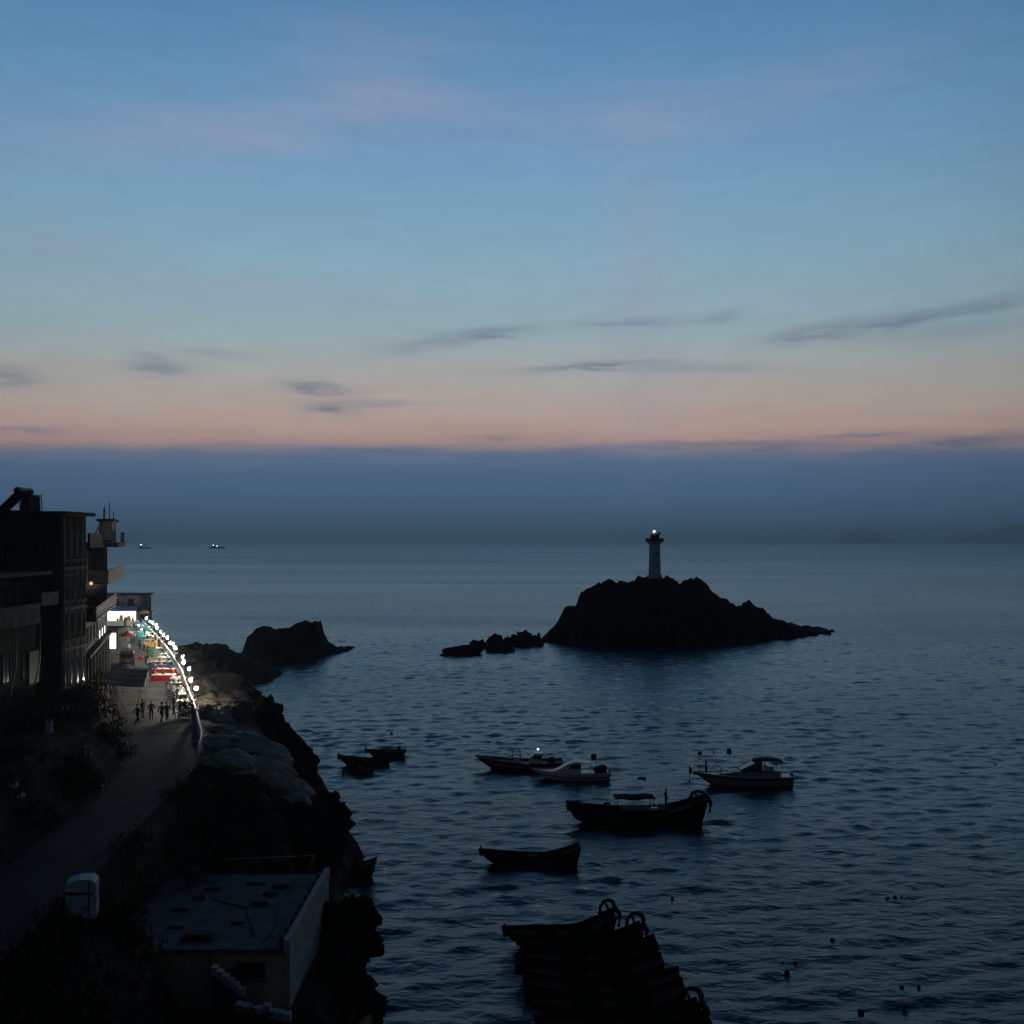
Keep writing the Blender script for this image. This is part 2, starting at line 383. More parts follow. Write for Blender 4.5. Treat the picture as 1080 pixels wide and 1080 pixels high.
def spread(a, b, st, far, g):
    c = list(np.arange(a, b + 1e-6, st)); d = st
    while c[-1] < far: d *= g; c.append(c[-1] + d)
    return c
gy = np.array(spread(30, 150, .45, 2600, 1.0042))
cx_ = spread(-80, 170, .65, 2600, 1.12); neg = [-80 - (q - 170) for q in cx_ if q > 170.4]
gx = np.array(neg[::-1] + cx_)
GX, GY = np.meshgrid(gx, gy)
Z = np.zeros_like(GX)
for i in range(64):
    lam = 1.3 * (5.5 / 1.3) ** rng.random(); th = math.radians(-80 + rng.normal(0, 36)); amp = 0.0102 * lam ** 0.22
    k = 2 * PI / lam; ph = rng.random() * 2 * PI
    sn = np.sin(k * (GX * math.cos(th) + GY * math.sin(th)) + ph)
    Z += amp * (sn + 0.25 * sn * sn)
gust = 0.7 + 0.7 * vnoise(GX / 30, GY / 14, 5) * vnoise(GX / 9 + 3, GY / 6, 6)
edge = np.clip(np.minimum.reduce([(GX - gx[0]) / 600, (gx[-1] - GX) / 600, (GY - gy[0]) / 10, (gy[-1] - GY) / 600]), 0, 1)
Z = Z * gust * edge ** 0.7
FAR = 40000.0
ny, nx = GX.shape
v = np.stack([GX, GY, Z], -1).reshape(-1, 3); idx = np.arange(ny * nx).reshape(ny, nx)
f = np.stack([idx[:-1, :-1], idx[:-1, 1:], idx[1:, 1:], idx[1:, :-1]], -1).reshape(-1, 4)
n0 = len(v); X0, X1, Y0, Y1 = gx[0], gx[-1], gy[0], gy[-1]
ex = np.array([(-FAR, -FAR, 0), (FAR, -FAR, 0), (FAR, Y0, 0), (-FAR, Y0, 0),
               (-FAR, Y0, 0), (X0, Y0, 0), (X0, Y1, 0), (-FAR, Y1, 0), (X1, Y0, 0), (FAR, Y0, 0), (FAR, Y1, 0), (X1, Y1, 0),
               (-FAR, Y1, 0), (FAR, Y1, 0), (FAR, FAR, 0), (-FAR, FAR, 0)], float)
ef = n0 + np.arange(16).reshape(4, 4)
sea = np_mesh('sea', np.vstack([v, ex]), np.vstack([f, ef]), M_sea, True); tag(sea, kind='structure')

# ------------------------------------------------------------------ coast terrain
RY = [-20, 20, 40, 50, 63, 73, 78.5, 90, 106, 119, 139, 169, 187, 205, 240]
RX = [-19.5, -19.5, -19.7, -20.4, -21.7, -22.6, -23.9, -27.9, -33.8, -38.6, -46.6, -59.4, -67.2, -75, -90]
WY = [-20, 50, 64, 79, 88, 100, 120, 140, 190, 240]; WW = [4.5, 4.5, 4.3, 4.9, 6.2, 7.0, 7.6, 9.0, 11.0, 11.0]
SY = [-20, 0, 20, 40, 50, 59.5, 63, 70, 73, 76, 82, 86, 91, 97, 101.5, 110, 117, 125, 133, 148, 165, 180, 204, 240]
SX = [18, 14, 8, 0, -5, -7.7, -9.7, -10.3, -10.5, -13, -14.8, -13.2, -12.9, -15.5, -16.9, -19.5, -22, -23.8, -26.4, -32, -42, -53, -68, -84]
def r_of(Y): return np.interp(Y, RY, RX)
def w_of(Y): return np.interp(Y, WY, WW)
def s_of(Y): return np.interp(Y, SY, SX)
RZ = 12.0
def sstep(a, b, x):
    t = np.clip((x - a) / (b - a), 0, 1); return t * t * (3 - 2 * t)
def terrain(X, Y, rough=True):
    X = np.asarray(X, float); Y = np.asarray(Y, float)
    r = r_of(Y); wd = w_of(Y); s = s_of(Y) + (fbm(X * 0 + Y / 5.0, Y * 0 + 1.5, 3, 4) * 2.2 if rough else 0)
    L = r - wd
    t = (X - r) / np.maximum(s - r, 1.0)
    tc_ = np.clip(t, 0, 1)
    zr = RZ * (1 - tc_ ** 1.7)
    b, c = cells(X / 3.2, Y / 3.2, 11)
    b2, c2 = cells(X / 1.4 + 7, Y / 1.4, 12)
    rk = (c - 0.5) * 2.4 + (0.35 - b) * 1.6 + (c2 - 0.5) * 0.8 + fbm(X / 6, Y / 6, 21) * 1.2
    amp = np.clip(np.sin(np.clip(t, 0, 1.15) / 1.15 * PI), 0, 1) ** 0.8
    b3, c3 = cells((X + Y * .3) / 5.5 + 3, (Y - X * .2) / 4.0, 15)
    rk = rk * 1.15 + (c3 - .5) * 2.2 + ((b3 > .62) * -.8)
    zr = zr + rk * amp * sstep(0.0, 0.35, t)
    zr = np.where(t > 1, np.maximum(-4, zr - (X - s) * 0.9), zr)
    d = L - X
    zl = RZ + 3.2 * sstep(0.2, 3.4, d) + np.maximum(0, d - 14) * 0.32 + fbm(X / 4, Y / 4, 8) * 0.5 * sstep(0.3, 2, d)
    z = np.where(X > r, zr, np.where(X < L, zl, RZ - 0.12))
    hill = (26.0 - 0.55 * np.maximum(Y, 0) - np.maximum(0, -Y) * 0.05) + fbm(X / 5, Y / 5, 41) * 0.8
    hill = hill * (1 - np.clip(t, 0, 1) ** 4) - 40 * sstep(0.97, 1.1, t)
    z = np.where(Y < 36, np.maximum(z, hill), z)
    # level pad for the flat-roofed house
    pad = sstep(-20.1, -18.6, X) * (1 - sstep(-9.2, -7.6, X)) * sstep(46.2, 47.6, Y) * (1 - sstep(58.6, 60.2, Y))
    z = z * (1 - pad) + 6.2 * pad
    # path terrace in front of the house
    pad2 = sstep(-16.6, -14.2, X) * (1 - sstep(-8.2, -7.2, X)) * sstep(37, 39.5, Y) * (1 - sstep(46.8, 47.6, Y))
    z = z * (1 - pad2) + 5.4 * pad2
    endd = sstep(214, 224, Y)
    return z * (1 - endd) - 4 * endd
tx = np.arange(-112, 22.01, 0.55); ty = np.arange(-14, 236.01, 0.55)
TX, TY = np.meshgrid(tx, ty)
TZ = terrain(TX, TY)
def coast_material():
    m = bpy.data.materials.new('coast_ground'); m.use_nodes = True
    t = m.node_tree; b = t.nodes['Principled BSDF']; b.inputs['Roughness'].default_value = 0.9; b.inputs['Specular IOR Level'].default_value = 0.2
    g = t.nodes.new('ShaderNodeNewGeometry'); sepn = t.nodes.new('ShaderNodeSeparateXYZ'); t.links.new(g.outputs['Normal'], sepn.inputs[0])
    n = t.nodes.new('ShaderNodeTexNoise'); n.inputs['Scale'].default_value = 0.45; n.inputs['Detail'].default_value = 8; t.links.new(g.outputs['Position'], n.inputs['Vector'])
    r1 = t.nodes.new('ShaderNodeValToRGB'); r1.color_ramp.elements[0].color = (0.022, 0.02, 0.017, 1); r1.color_ramp.elements[0].position = .35
    r1.color_ramp.elements[1].color = (0.085, 0.075, 0.06, 1); r1.color_ramp.elements[1].position = .7
    r2 = t.nodes.new('ShaderNodeValToRGB'); r2.color_ramp.elements[0].color = (0.012, 0.013, 0.008, 1); r2.color_ramp.elements[0].position = .35
    r2.color_ramp.elements[1].color = (0.036, 0.032, 0.02, 1); r2.color_ramp.elements[1].position = .65
    t.links.new(n.outputs['Fac'], r1.inputs['Fac']); t.links.new(n.outputs['Fac'], r2.inputs['Fac'])
    mr_ = t.nodes.new('ShaderNodeMapRange'); mr_.inputs['From Min'].default_value = 0.82; mr_.inputs['From Max'].default_value = 0.93
    t.links.new(sepn.outputs[2], mr_.inputs['Value'])
    mi = t.nodes.new('ShaderNodeMix'); mi.data_type = 'RGBA'; t.links.new(mr_.outputs[0], mi.inputs['Factor'])
    t.links.new(r1.outputs[0], mi.inputs['A']); t.links.new(r2.outputs[0], mi.inputs['B']); t.links.new(mi.outputs['Result'], b.inputs['Base Color'])
    n2 = t.nodes.new('ShaderNodeTexNoise'); n2.inputs['Scale'].default_value = 2.2; n2.inputs['Detail'].default_value = 8; t.links.new(g.outputs['Position'], n2.inputs['Vector'])
    bp = t.nodes.new('ShaderNodeBump'); bp.inputs['Strength'].default_value = 0.9; bp.inputs['Distance'].default_value = 0.3
    t.links.new(n2.outputs['Fac'], bp.inputs['Height']); t.links.new(bp.outputs['Normal'], b.inputs['Normal'])
    return m
hillside = grid_mesh('hillside', TX, TY, TZ, coast_material(), False); tag(hillside, kind='structure')

# road sheet, with a raised kerb along the seaward side
ry = np.arange(20, 206.1, 0.8)
ru = np.linspace(0, 1, 9)
RYg, RU = np.meshgrid(ry, ru, indexing='ij')
RXg = r_of(RYg) - w_of(RYg) * (1 - RU)
road = grid_mesh('road', RXg, RYg, np.full_like(RXg, RZ), M_asph, True); tag(road, kind='structure')
py_ = np.arange(86.0, 206.1, 0.8); PYg, PU = np.meshgrid(py_, np.linspace(0, 1, 9), indexing='ij')
PXg = r_of(PYg) - .05 - (w_of(PYg) - .2) * (1 - PU)
pave = grid_mesh('pavement', PXg, PYg, np.full_like(PXg, RZ + .006), mat('lit_tone_concrete', (0.135, 0.128, 0.112), 0.9, c2=(0.065, 0.062, 0.056), scale=0.5, bump=0.3, spec=0.2), True); tag(pave, kind='structure')  # paler floor over the lit stretch, lamplight put into its colour
mb = MB(); pts = [(r_of(y), y) for y in np.arange(20, 205.5, 1.0)]
for (a, b) in zip(pts[:-1], pts[1:]):
    mb.v += [(a[0] - .02, a[1], RZ - .1), (a[0] + .33, a[1], RZ - .1), (a[0] + .33, a[1], RZ + .14), (a[0] - .02, a[1], RZ + .14)]
n = len(pts) - 1
mb.v += [(pts[-1][0] - .02, pts[-1][1], RZ - .1), (pts[-1][0] + .33, pts[-1][1], RZ - .1), (pts[-1][0] + .33, pts[-1][1], RZ + .14), (pts[-1][0] - .02, pts[-1][1], RZ + .14)]
for i in range(n):
    for j in range(4): mb.f.append((4 * i + j, 4 * i + (j + 1) % 4, 4 * i + 4 + (j + 1) % 4, 4 * i + 4 + j))
mb.f += [(0, 1, 2, 3), (4 * n, 4 * n + 3, 4 * n + 2, 4 * n + 1)]
tag(mb.build('kerb', M_concd), kind='structure')

# scrub: uncountable leaves and grass over the banks
def scrub():
    pts = []
    def spray(n, x0, x1, y0, y1, test, size):
        X = rng.uniform(x0, x1, n); Y = rng.uniform(y0, y1, n); z = terrain(X, Y)
        r = r_of(Y); L = r - w_of(Y); t = (X - r) / np.maximum(s_of(Y) - r, 1)
        d = L - X
        ok = test(X, Y, r, L, t, d) & (z > 1.5) & (vnoise(X / 3, Y / 3, 77) > 0.33)
        pts.append(np.stack([X, Y, z, np.full(n, size) * rng.uniform(0.5, 1.4, n)], -1)[ok])
    house = lambda X, Y: (X > -19.3) & (X < -8.5) & (Y > 46) & (Y < 60)
    stairs = lambda X, Y: (X > -15.2) & (X < -7) & (Y > 38.5) & (Y < 47.5)
    spray(2600, -30, -6, 33, 75, lambda X, Y, r, L, t, d: (((t > 0.03) & (t < 0.62)) | (d > 0.5)) & ~house(X, Y) & ~stairs(X, Y), 0.75)
    spray(2200, -45, -18, 60, 130, lambda X, Y, r, L, t, d: ((d > 0.5) & (d < 7)) | ((t > 0.05) & (t < 0.35) & (Y < 74)), 0.8)
    spray(900, -60, -28, 100, 200, lambda X, Y, r, L, t, d: (d > 0.8) & (d < 3), 0.8)
    P = np.vstack(pts); k = 34
    n = len(P)
    c = np.repeat(P[:, :3], k, 0); s = np.repeat(P[:, 3], k)
    off = rng.normal(0, 1, (n * k, 3)) * np.array([0.55, 0.55, 0.32]) * s[:, None]
    off[:, 2] = np.abs(off[:, 2]) + 0.02
    ctr = c + off
    up = rng.random(n * k) < 0.35
    a = rng.normal(0, 1, (n * k, 3)); a /= np.linalg.norm(a, axis=1)[:, None]
    a[up] = a[up] * 0.4 + np.array([0, 0, 1.0])
    b = np.cross(a, rng.normal(0, 1, (n * k, 3))); b /= np.linalg.norm(b, axis=1)[:, None]
    la = (rng.uniform(.10, .22, n * k) * (1 + up * 1.2))[:, None]; lb = (rng.uniform(.05, .11, n * k) * (1 - up * .6))[:, None]
    q = np.stack([ctr - a * la, ctr + b * lb, ctr + a * la, ctr - b * lb], 1).reshape(-1, 3)
    f = np.arange(n * k * 4).reshape(-1, 4)
    o = np_mesh('scrub', q, f, M_scrub, False); tag(o, kind='stuff')
scrub()

# ------------------------------------------------------------------ rock bodies in the sea
def rock_ridge(name, label, prof, depth_f, depth_b, seed, amp=1.0, step=0.7, cell=4.0, cat='rock'):
    """prof: list of (px, py, Y) crest points; built as a jagged height field round that crest line"""
    P = [at(*p) for p in prof]
    xs = np.array([p.x for p in P]); ys = np.array([p.y for p in P]); zs = np.array([p.z for p in P])
    cx, cy = xs.mean(), ys.mean()
    X = np.arange(xs.min() - 6, xs.max() + 6.01, step); V = np.arange(-1.25, 1.2501, 0.045)
    XX, VV = np.meshgrid(X, V)
    crest = np.interp(XX, xs, ys); hz = np.interp(XX, xs, zs)
    out = np.maximum(xs.min() - XX, XX - xs.max()); hz = np.where(out > 0, hz - out * 1.2, hz)
    df = np.interp(XX, xs, depth_f) if hasattr(depth_f, '__len__') else depth_f
    db = np.interp(XX, xs, depth_b) if hasattr(depth_b, '__len__') else depth_b
    YY = crest + np.where(VV < 0, VV * df, VV * db)
    a = np.abs(VV)
    body = 1 - np.clip(a, 0, 1) ** 1.35
    b1, c1 = cells(XX / cell, YY / cell, seed); b2, c2 = cells(XX / (cell * .4) + 3, YY / (cell * .4), seed + 1)
    rk = ((c1 - .5) * 2.0 + (.4 - b1) * 1.4 + (c2 - .5) * .9 + (.4 - b2) * .5 + fbm(XX / 7, YY / 7, seed + 4) * 1.3) * amp
    crag = (ridged(XX / 2.2, XX * 0 + seed, seed + 7, 4) - .62) * .62 * amp * np.clip(hz / 6, .15, 1)
    hgt = np.maximum(hz + crag, 0.2)
    Zr = hgt * body + rk * np.clip(a * 3.0, 0.3, 1) * np.clip(hgt / 5, 0.3, 1)
    Zr = Zr - np.clip(a - 0.93, 0, 1) * 12 - np.clip(out, 0, 9) * 1.3
    o = grid_mesh(name, XX - cx, YY - cy, Zr, M_rock, False); o.location = (cx, cy, 0)
    return tag(o, label, cat)
isl = [(573, 674, 288), (583, 661, 288), (596, 642, 288), (608, 637, 287), (612.5, 623, 286), (625, 617, 286), (644, 608, 285), (653, 612, 285), (662.5, 616, 285), (672, 612, 285), (683, 608.5, 285),
       (704, 608.5, 285), (717, 614, 285), (729, 609.5, 286), (735, 611, 286), (742, 617, 287), (767, 634, 290), (783, 638, 293), (790, 634, 295), (806, 643, 298), (812.5, 650, 300), (833, 659, 304), (850, 663, 308), (867, 666, 314), (877, 668, 318)]
rock_ridge('rocky_islet', 'large dark rocky islet carrying the lighthouse', isl, [6 if i < 3 else 9 for i in range(len(isl) - 4)] + [9, 7, 5, 3], 16, 31, 1.7, 0.5, 4.2, 'islet')
rock_ridge('sea_rock', 'tall dark rock off the headland with a pointed right tip', [(254, 695, 232), (261.5, 680, 234), (269, 663, 236), (272.6, 660.7, 237), (281, 662, 238), (291, 664, 240), (300, 663, 242), (309.6, 658, 244), (320, 655, 246), (336.5, 659.4, 250), (339, 673, 251), (345, 679, 253), (358, 683.5, 257), (368, 685.5, 261)],
           [9, 10, 10, 10, 10, 10, 9, 9, 9, 8, 7, 6, 4, 3], 10, 51, 1.5, 0.45, 3.2)
rock_ridge('sea_rock', 'low dark rock lying just beyond the lamp-lit railing', [(180, 684, 204), (187, 681, 206), (198.5, 679, 208), (217, 681, 208), (235.5, 682.6, 209), (245, 689, 209), (256, 692, 209), (270, 700, 207), (283, 709, 205)],
           [6, 8, 9, 10, 11, 11, 11, 8, 5], 12, 71, 1.3, 0.45, 3.0)
reef = [(487, 684, 24, 'flat rock at the outer left end of the reef beside the islet'), (507, 676, 20, 'rounded rock second from the left end of the reef'), (526, 680, 18, 'low rock in the middle of the reef'),
        (521, 671, 13, 'small low hump in the middle of the reef'), (539, 672, 10, 'small notch-topped rock of the reef'), (552, 668, 17, 'tallest blocky rock of the reef left of the islet'), (567, 668, 9, 'narrow upright rock nearest to the islet on its left')]
def boulder_mesh(name, seed, m, sub=4, flat=0.75, rough=0.28):
    bm = bmesh.new(); bmesh.ops.create_icosphere(bm, subdivisions=sub, radius=1.0)
    co = np.array([v.co[:] for v in bm.verts])
    nn = fbm(co[:, 0] * 1.2 + seed * 3.1 + co[:, 2], co[:, 1] * 1.2 - seed + co[:, 2] * .7, seed, 5)
    b, c = cells(co[:, 0] * 1.3 + seed, co[:, 1] * 1.3 + co[:, 2] * 1.1, seed + 3)
    b2, c2 = cells(co[:, 0] * 3.1 + seed, co[:, 1] * 2.6 + co[:, 2] * 2.3, seed + 13)
    lay = ridged(co[:, 0] * .5 + seed, co[:, 2] * 3.2 + co[:, 0] * .9 + nn, seed + 5, 3)
    k = 1 + nn * rough + (c - .5) * rough * .7 + (c2 - .5) * rough * .35 + (.35 - b2) * rough * .3 - (lay > .80) * .05 + (lay - .6) * rough * .35
    for v, kk in zip(bm.verts, k):
        v.co *= kk; v.co.z *= flat
    me = bpy.data.meshes.new(name); bm.to_mesh(me); bm.free(); me.materials.append(m)
    me.polygons.foreach_set('use_smooth', [True] * len(me.polygons)); return me
for i, (px, py, wd, lab) in enumerate(reef):
    x, y = gp(px, max(py + 7, 680), 0); y = min(y, 276)
    x = (px - 540) * y / F
    zt = H - (py - HY) * y / F
    o = bpy.data.objects.new('reef_rock', boulder_mesh('reef_rock', 60 + i, M_rock, 5, 1.0, 0.75)); col.objects.link(o)
    o.location = (x, y, -0.3); o.scale = (wd / 2 * y / F * 1.45, 3.2, max(0.8, zt + 0.1)); o.rotation_euler = (0, random.uniform(-.15, .15), random.uniform(0, 3) * 0); tag(o, lab, 'rock', 'reef rocks')
for i, (px, py, wd, lab) in enumerate([(872, 666, 8, 'low rock at the right tip of the islet'), (283, 709, 10, 'small rock trailing off the low rock by the headland')]):
    x, y = gp(px, py + 3, 0)
    o = bpy.data.objects.new('reef_rock', boulder_mesh('reef_rock', 80 + i, M_rock, 4, 1.0, 0.42)); col.objects.link(o)
    o.location = (x, y, -0.2); o.scale = (wd / 2 * y / F, 1.6, 1.2); tag(o, lab, 'rock')

# boulders on the shore below the railing; px, py, level, radius, (sx, sy, sz), pale?, label
def hit(px, py):
    Yv = np.arange(32, 240, .12); Xv = (px - 540) / F * Yv; zr = H - (py - HY) * Yv / F
    ok = terrain(Xv, Yv) >= zr
    i = int(np.argmax(ok)) if ok.any() else None
    if i is None or zr[i] < 0:
        x, y = gp(px, py, 0); return x, y, 0.0
    return Xv[i], Yv[i], zr[i]
B = [(221, 733, 9.0, 4.2, (1.0, 1.5, .62), 1, 'brown smooth boulder just below the end lamp'), (236, 727, 6.6, 3.4, (1.1, 1.4, .6), 1, 'long sloping boulder behind the one under the end lamp'),
     (228, 748, 8.6, 3.0, (1.2, 1.0, .6), 1, 'brown boulder just outside the end of the railing'), (243, 746, 6.2, 3.2, (1.2, 1.0, .7), 1, 'rounded brown boulder midway down the lit bank'),
     (238, 760, 7.2, 2.5, (1.3, .9, .6), 1, 'small pale boulder over the folded slabs'), (256, 757, 4.5, 3.0, (1.2, 1.0, .7), 1, 'brown boulder near the water beside the lit slabs'),
     (238, 776, 7.4, 2.6, (1.5, .8, .5), 1, 'upper one of the folded pale slabs'), (262, 778, 5.2, 3.2, (1.4, .8, .55), 1, 'broad pale slab second down the folded group'),
     (244, 794, 7.2, 2.9, (1.6, .8, .55), 1, 'wide pale slab at the left of the folded group'), (272, 797, 4.6, 3.1, (1.5, .8, .55), 1, 'pale slab lying lowest in the folded group'),
     (268, 826, 6.6, 4.2, (1.5, .7, .55), 1, 'longest pale slab alone above the dark cliff'), (296, 838, 3.8, 3.2, (1.5, .8, .5), 1, 'sloping slab running from the longest slab to the sea'),
     (285, 772, 2.6, 2.3, (.9, .9, 1.3), 0, 'pointed dark rock standing at the waterline'), (296, 783, 2.0, 2.2, (1.2, .9, 1.0), 0, 'dark block behind the pointed rock'),
     (313, 800, 1.2, 2.4, (1.2, .9, .8), 0, 'dark rounded rock jutting into the sea'), (322, 802, 0.8, 1.6, (1.2, .9, .8), 0, 'outermost small rock of the jutting group'),
     (308, 822, 1.8, 2.6, (1.2, .9, .9), 0, 'dark rock under the jutting group'), (335, 862, 1.2, 3.0, (1.3, 1.0, .9), 0, 'large dark rock at the corner of the cliff foot'),
     (352, 872, 0.6, 1.9, (1.3, 1.0, .8), 0, 'small dark rock at the tip of the cliff foot'), (318, 893, 3.2, 3.4, (1.3, 1.0, 1.0), 0, 'broad dark rock behind the moored boat'),
     (362, 985, 1.4, 2.3, (1.1, 1.0, 1.0), 0, 'dark rock rising beside the stair rail'), (375, 1000, 0.8, 1.8, (1.2, 1.0, .9), 0, 'dark rock at the waterline below the flat-roofed house'),
     (362, 1045, 1.2, 2.4, (1.2, 1.0, .9), 0, 'dark rock by the foot of the stairs'), (382, 1072, 0.6, 2.0, (1.3, 1.0, .8), 0, 'dark rock at the bottom edge beside the water')]
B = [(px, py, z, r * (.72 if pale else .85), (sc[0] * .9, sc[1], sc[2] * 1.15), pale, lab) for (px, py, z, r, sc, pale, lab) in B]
B += [(222, 757, 9, 1.5, (1.3, 1, .8), 1, 'small brown rock, darkened to offset the lamp, close under the dim end of the railing'), (216, 745, 9, 1.3, (1.2, 1, .8), 1, 'fist-shaped brown rock, darkened to offset the lamp, touching the railing posts'),
      (250, 768, 6, 1.4, (1.3, 1, .8), 1, 'squat pale rock above the broad slab'), (228, 788, 8, 1.5, (1.4, 1, .7), 1, 'pale rock at the landward end of the folded group'),
      (258, 788, 6, 1.6, (1.5, .9, .7), 1, 'pale slab wedged between the two broad folded slabs'), (240, 808, 7, 1.6, (1.5, 1, .7), 1, 'pale rock just below the folded group, near the road'),
      (284, 806, 4, 1.8, (1.4, 1, .8), 1, 'pale rock between the folded group and the jutting dark rocks'), (252, 820, 7, 1.3, (1.4, 1, .7), 1, 'small pale rock at the landward end of the longest slab'),
      (298, 818, 3, 1.9, (1.3, 1, .9), 0, 'dark rock wedged under the pale rock by the jutting group'), (265, 742, 3, 1.5, (1.2, 1, .9), 0, 'dark rock at the waterline below the lit bank'),
      (275, 757, 2, 1.3, (1.1, 1, 1), 0, 'small dark rock at the waterline left of the pointed rock'), (330, 845, 2, 1.8, (1.2, 1, .9), 0, 'dark rock on the cliff edge above the corner rock'),
      (305, 858, 4, 2.2, (1.4, 1, .8), 0, 'broad dark rock in the middle of the shaded cliff'), (348, 893, 1, 1.6, (1.2, 1, .9), 0, 'dark rock at the waterline just above the moored boat')]
bm_cache = {}
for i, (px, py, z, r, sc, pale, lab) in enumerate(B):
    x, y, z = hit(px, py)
    brown = i in (0, 1, 2, 3, 5, 24, 25)  # boulders close to the lamps take the darkened brown
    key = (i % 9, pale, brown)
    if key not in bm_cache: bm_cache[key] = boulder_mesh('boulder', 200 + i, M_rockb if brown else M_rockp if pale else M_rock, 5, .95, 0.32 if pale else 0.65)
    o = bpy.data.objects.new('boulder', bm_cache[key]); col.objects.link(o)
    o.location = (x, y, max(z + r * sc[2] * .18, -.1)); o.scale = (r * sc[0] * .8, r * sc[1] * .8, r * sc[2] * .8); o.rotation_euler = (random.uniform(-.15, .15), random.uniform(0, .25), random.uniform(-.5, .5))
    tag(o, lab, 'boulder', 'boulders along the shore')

# far islands
for (pts_, Yd, lab) in (([(885, 565), (893, 562), (900, 559.5), (905, 558), (912, 558.5), (920, 560.5), (927, 561), (936, 565)], 19000, 'faint hazy small island on the horizon'),
                        ([(1015, 566), (1030, 562), (1045, 558.5), (1056, 557), (1066, 553), (1078, 551), (1090, 550), (1106, 552), (1130, 556), (1160, 566)], 19500, 'faint hazy larger island at the right end of the horizon')):
    P = [at(a, b, Yd) for a, b in pts_]
    xs = [p.x for p in P]; zs = [p.z for p in P]
    X = np.linspace(xs[0] - 200, xs[-1] + 200, 90); V = np.linspace(-1.2, 1.2, 25)
    XX, VV = np.meshgrid(X, V)
    hh = np.interp(XX, xs, zs); hh = hh * np.clip(np.minimum(XX - X[0], X[-1] - XX) / 270, 0, 1)
    ZZ = hh * (1 - np.clip(np.abs(VV), 0, 1) ** 1.5) + fbm(XX / 90, VV * 3, 91) * 22 - 20 * np.clip(np.abs(VV) - .95, 0, 1) * 10
    o = grid_mesh('far_island', XX - xs[3], VV * 240, ZZ, M_isle, True); o.location = (xs[3], Yd, 0); tag(o, lab, 'island')

# ------------------------------------------------------------------ lighthouse
p = at(690.5, 607.5, 284)
lh = thing('lighthouse', 'pale octagonal lighthouse with a lit lamp on the rocky islet', 'lighthouse', (p.x, p.y, p.z - 0.6), 0.2)
mb = MB(); mb.lathe([(2.2, 0), (2.2, .9), (1.78, 1.0), (1.72, 4.2), (1.70, 4.22), (1.58, 9.3)], 8); mb.build('tower', M_tower, lh)
mb = MB(); mb.lathe([(1.58, 9.3), (2.0, 9.7), (2.55, 9.95), (2.55, 10.15)], 8); mb.build('gallery', M_tower, lh)
mb = MB()
for k in range(16):
    a = 2 * PI * k / 16; mb.tube([(2.42 * math.cos(a), 2.42 * math.sin(a), 10.15), (2.42 * math.cos(a), 2.42 * math.sin(a), 11.15)], .05, 6)
for zz in (10.5, 10.8, 11.15): mb.tube([(2.42 * math.cos(2 * PI * k / 24), 2.42 * math.sin(2 * PI * k / 24), zz) for k in range(25)], .045, 6)
for k in range(16):
    a = 2 * PI * k / 16; a2 = 2 * PI * (k + 1) / 16
    mb.quad((2.42 * math.cos(a), 2.42 * math.sin(a), 10.2), (2.42 * math.cos(a2), 2.42 * math.sin(a2), 10.2), (2.42 * math.cos(a2), 2.42 * math.sin(a2), 10.95), (2.42 * math.cos(a), 2.42 * math.sin(a), 10.95))
mb.build('gallery_railing', M_dsteel, lh)
mb = MB(); mb.lathe([(1.25, 10.15), (1.25, 11.6), (1.45, 11.65), (1.45, 11.85), (0.5, 12.4), (.2, 12.5), (.2, 12.7)], 12); lr = mb.build('lantern_room', M_dsteel, lh)
mb = MB(); mb.box(-.4, -1.262, 10.25, .3, -1.23, 11.35); mb.build('door', M_concd, lr)
mb = MB(); mb.ball((-.15, 0, 12.95), .33, 12, 8); mb.build('lamp', E_light, lh, True)
for zz in (3.0, 6.2): mb = MB(); mb.box(-.25, -1.72, zz, .25, -1.5, zz + .9); mb.build('window', M_glass, lh)
mb = MB(); mb.box(.9, -.9, 10.15, 1.0, -.8, 12.6); mb.box(.55, -1.1, 12.1, 1.35, -1.02, 12.7); mb.build('solar_panel', M_dsteel, lh)

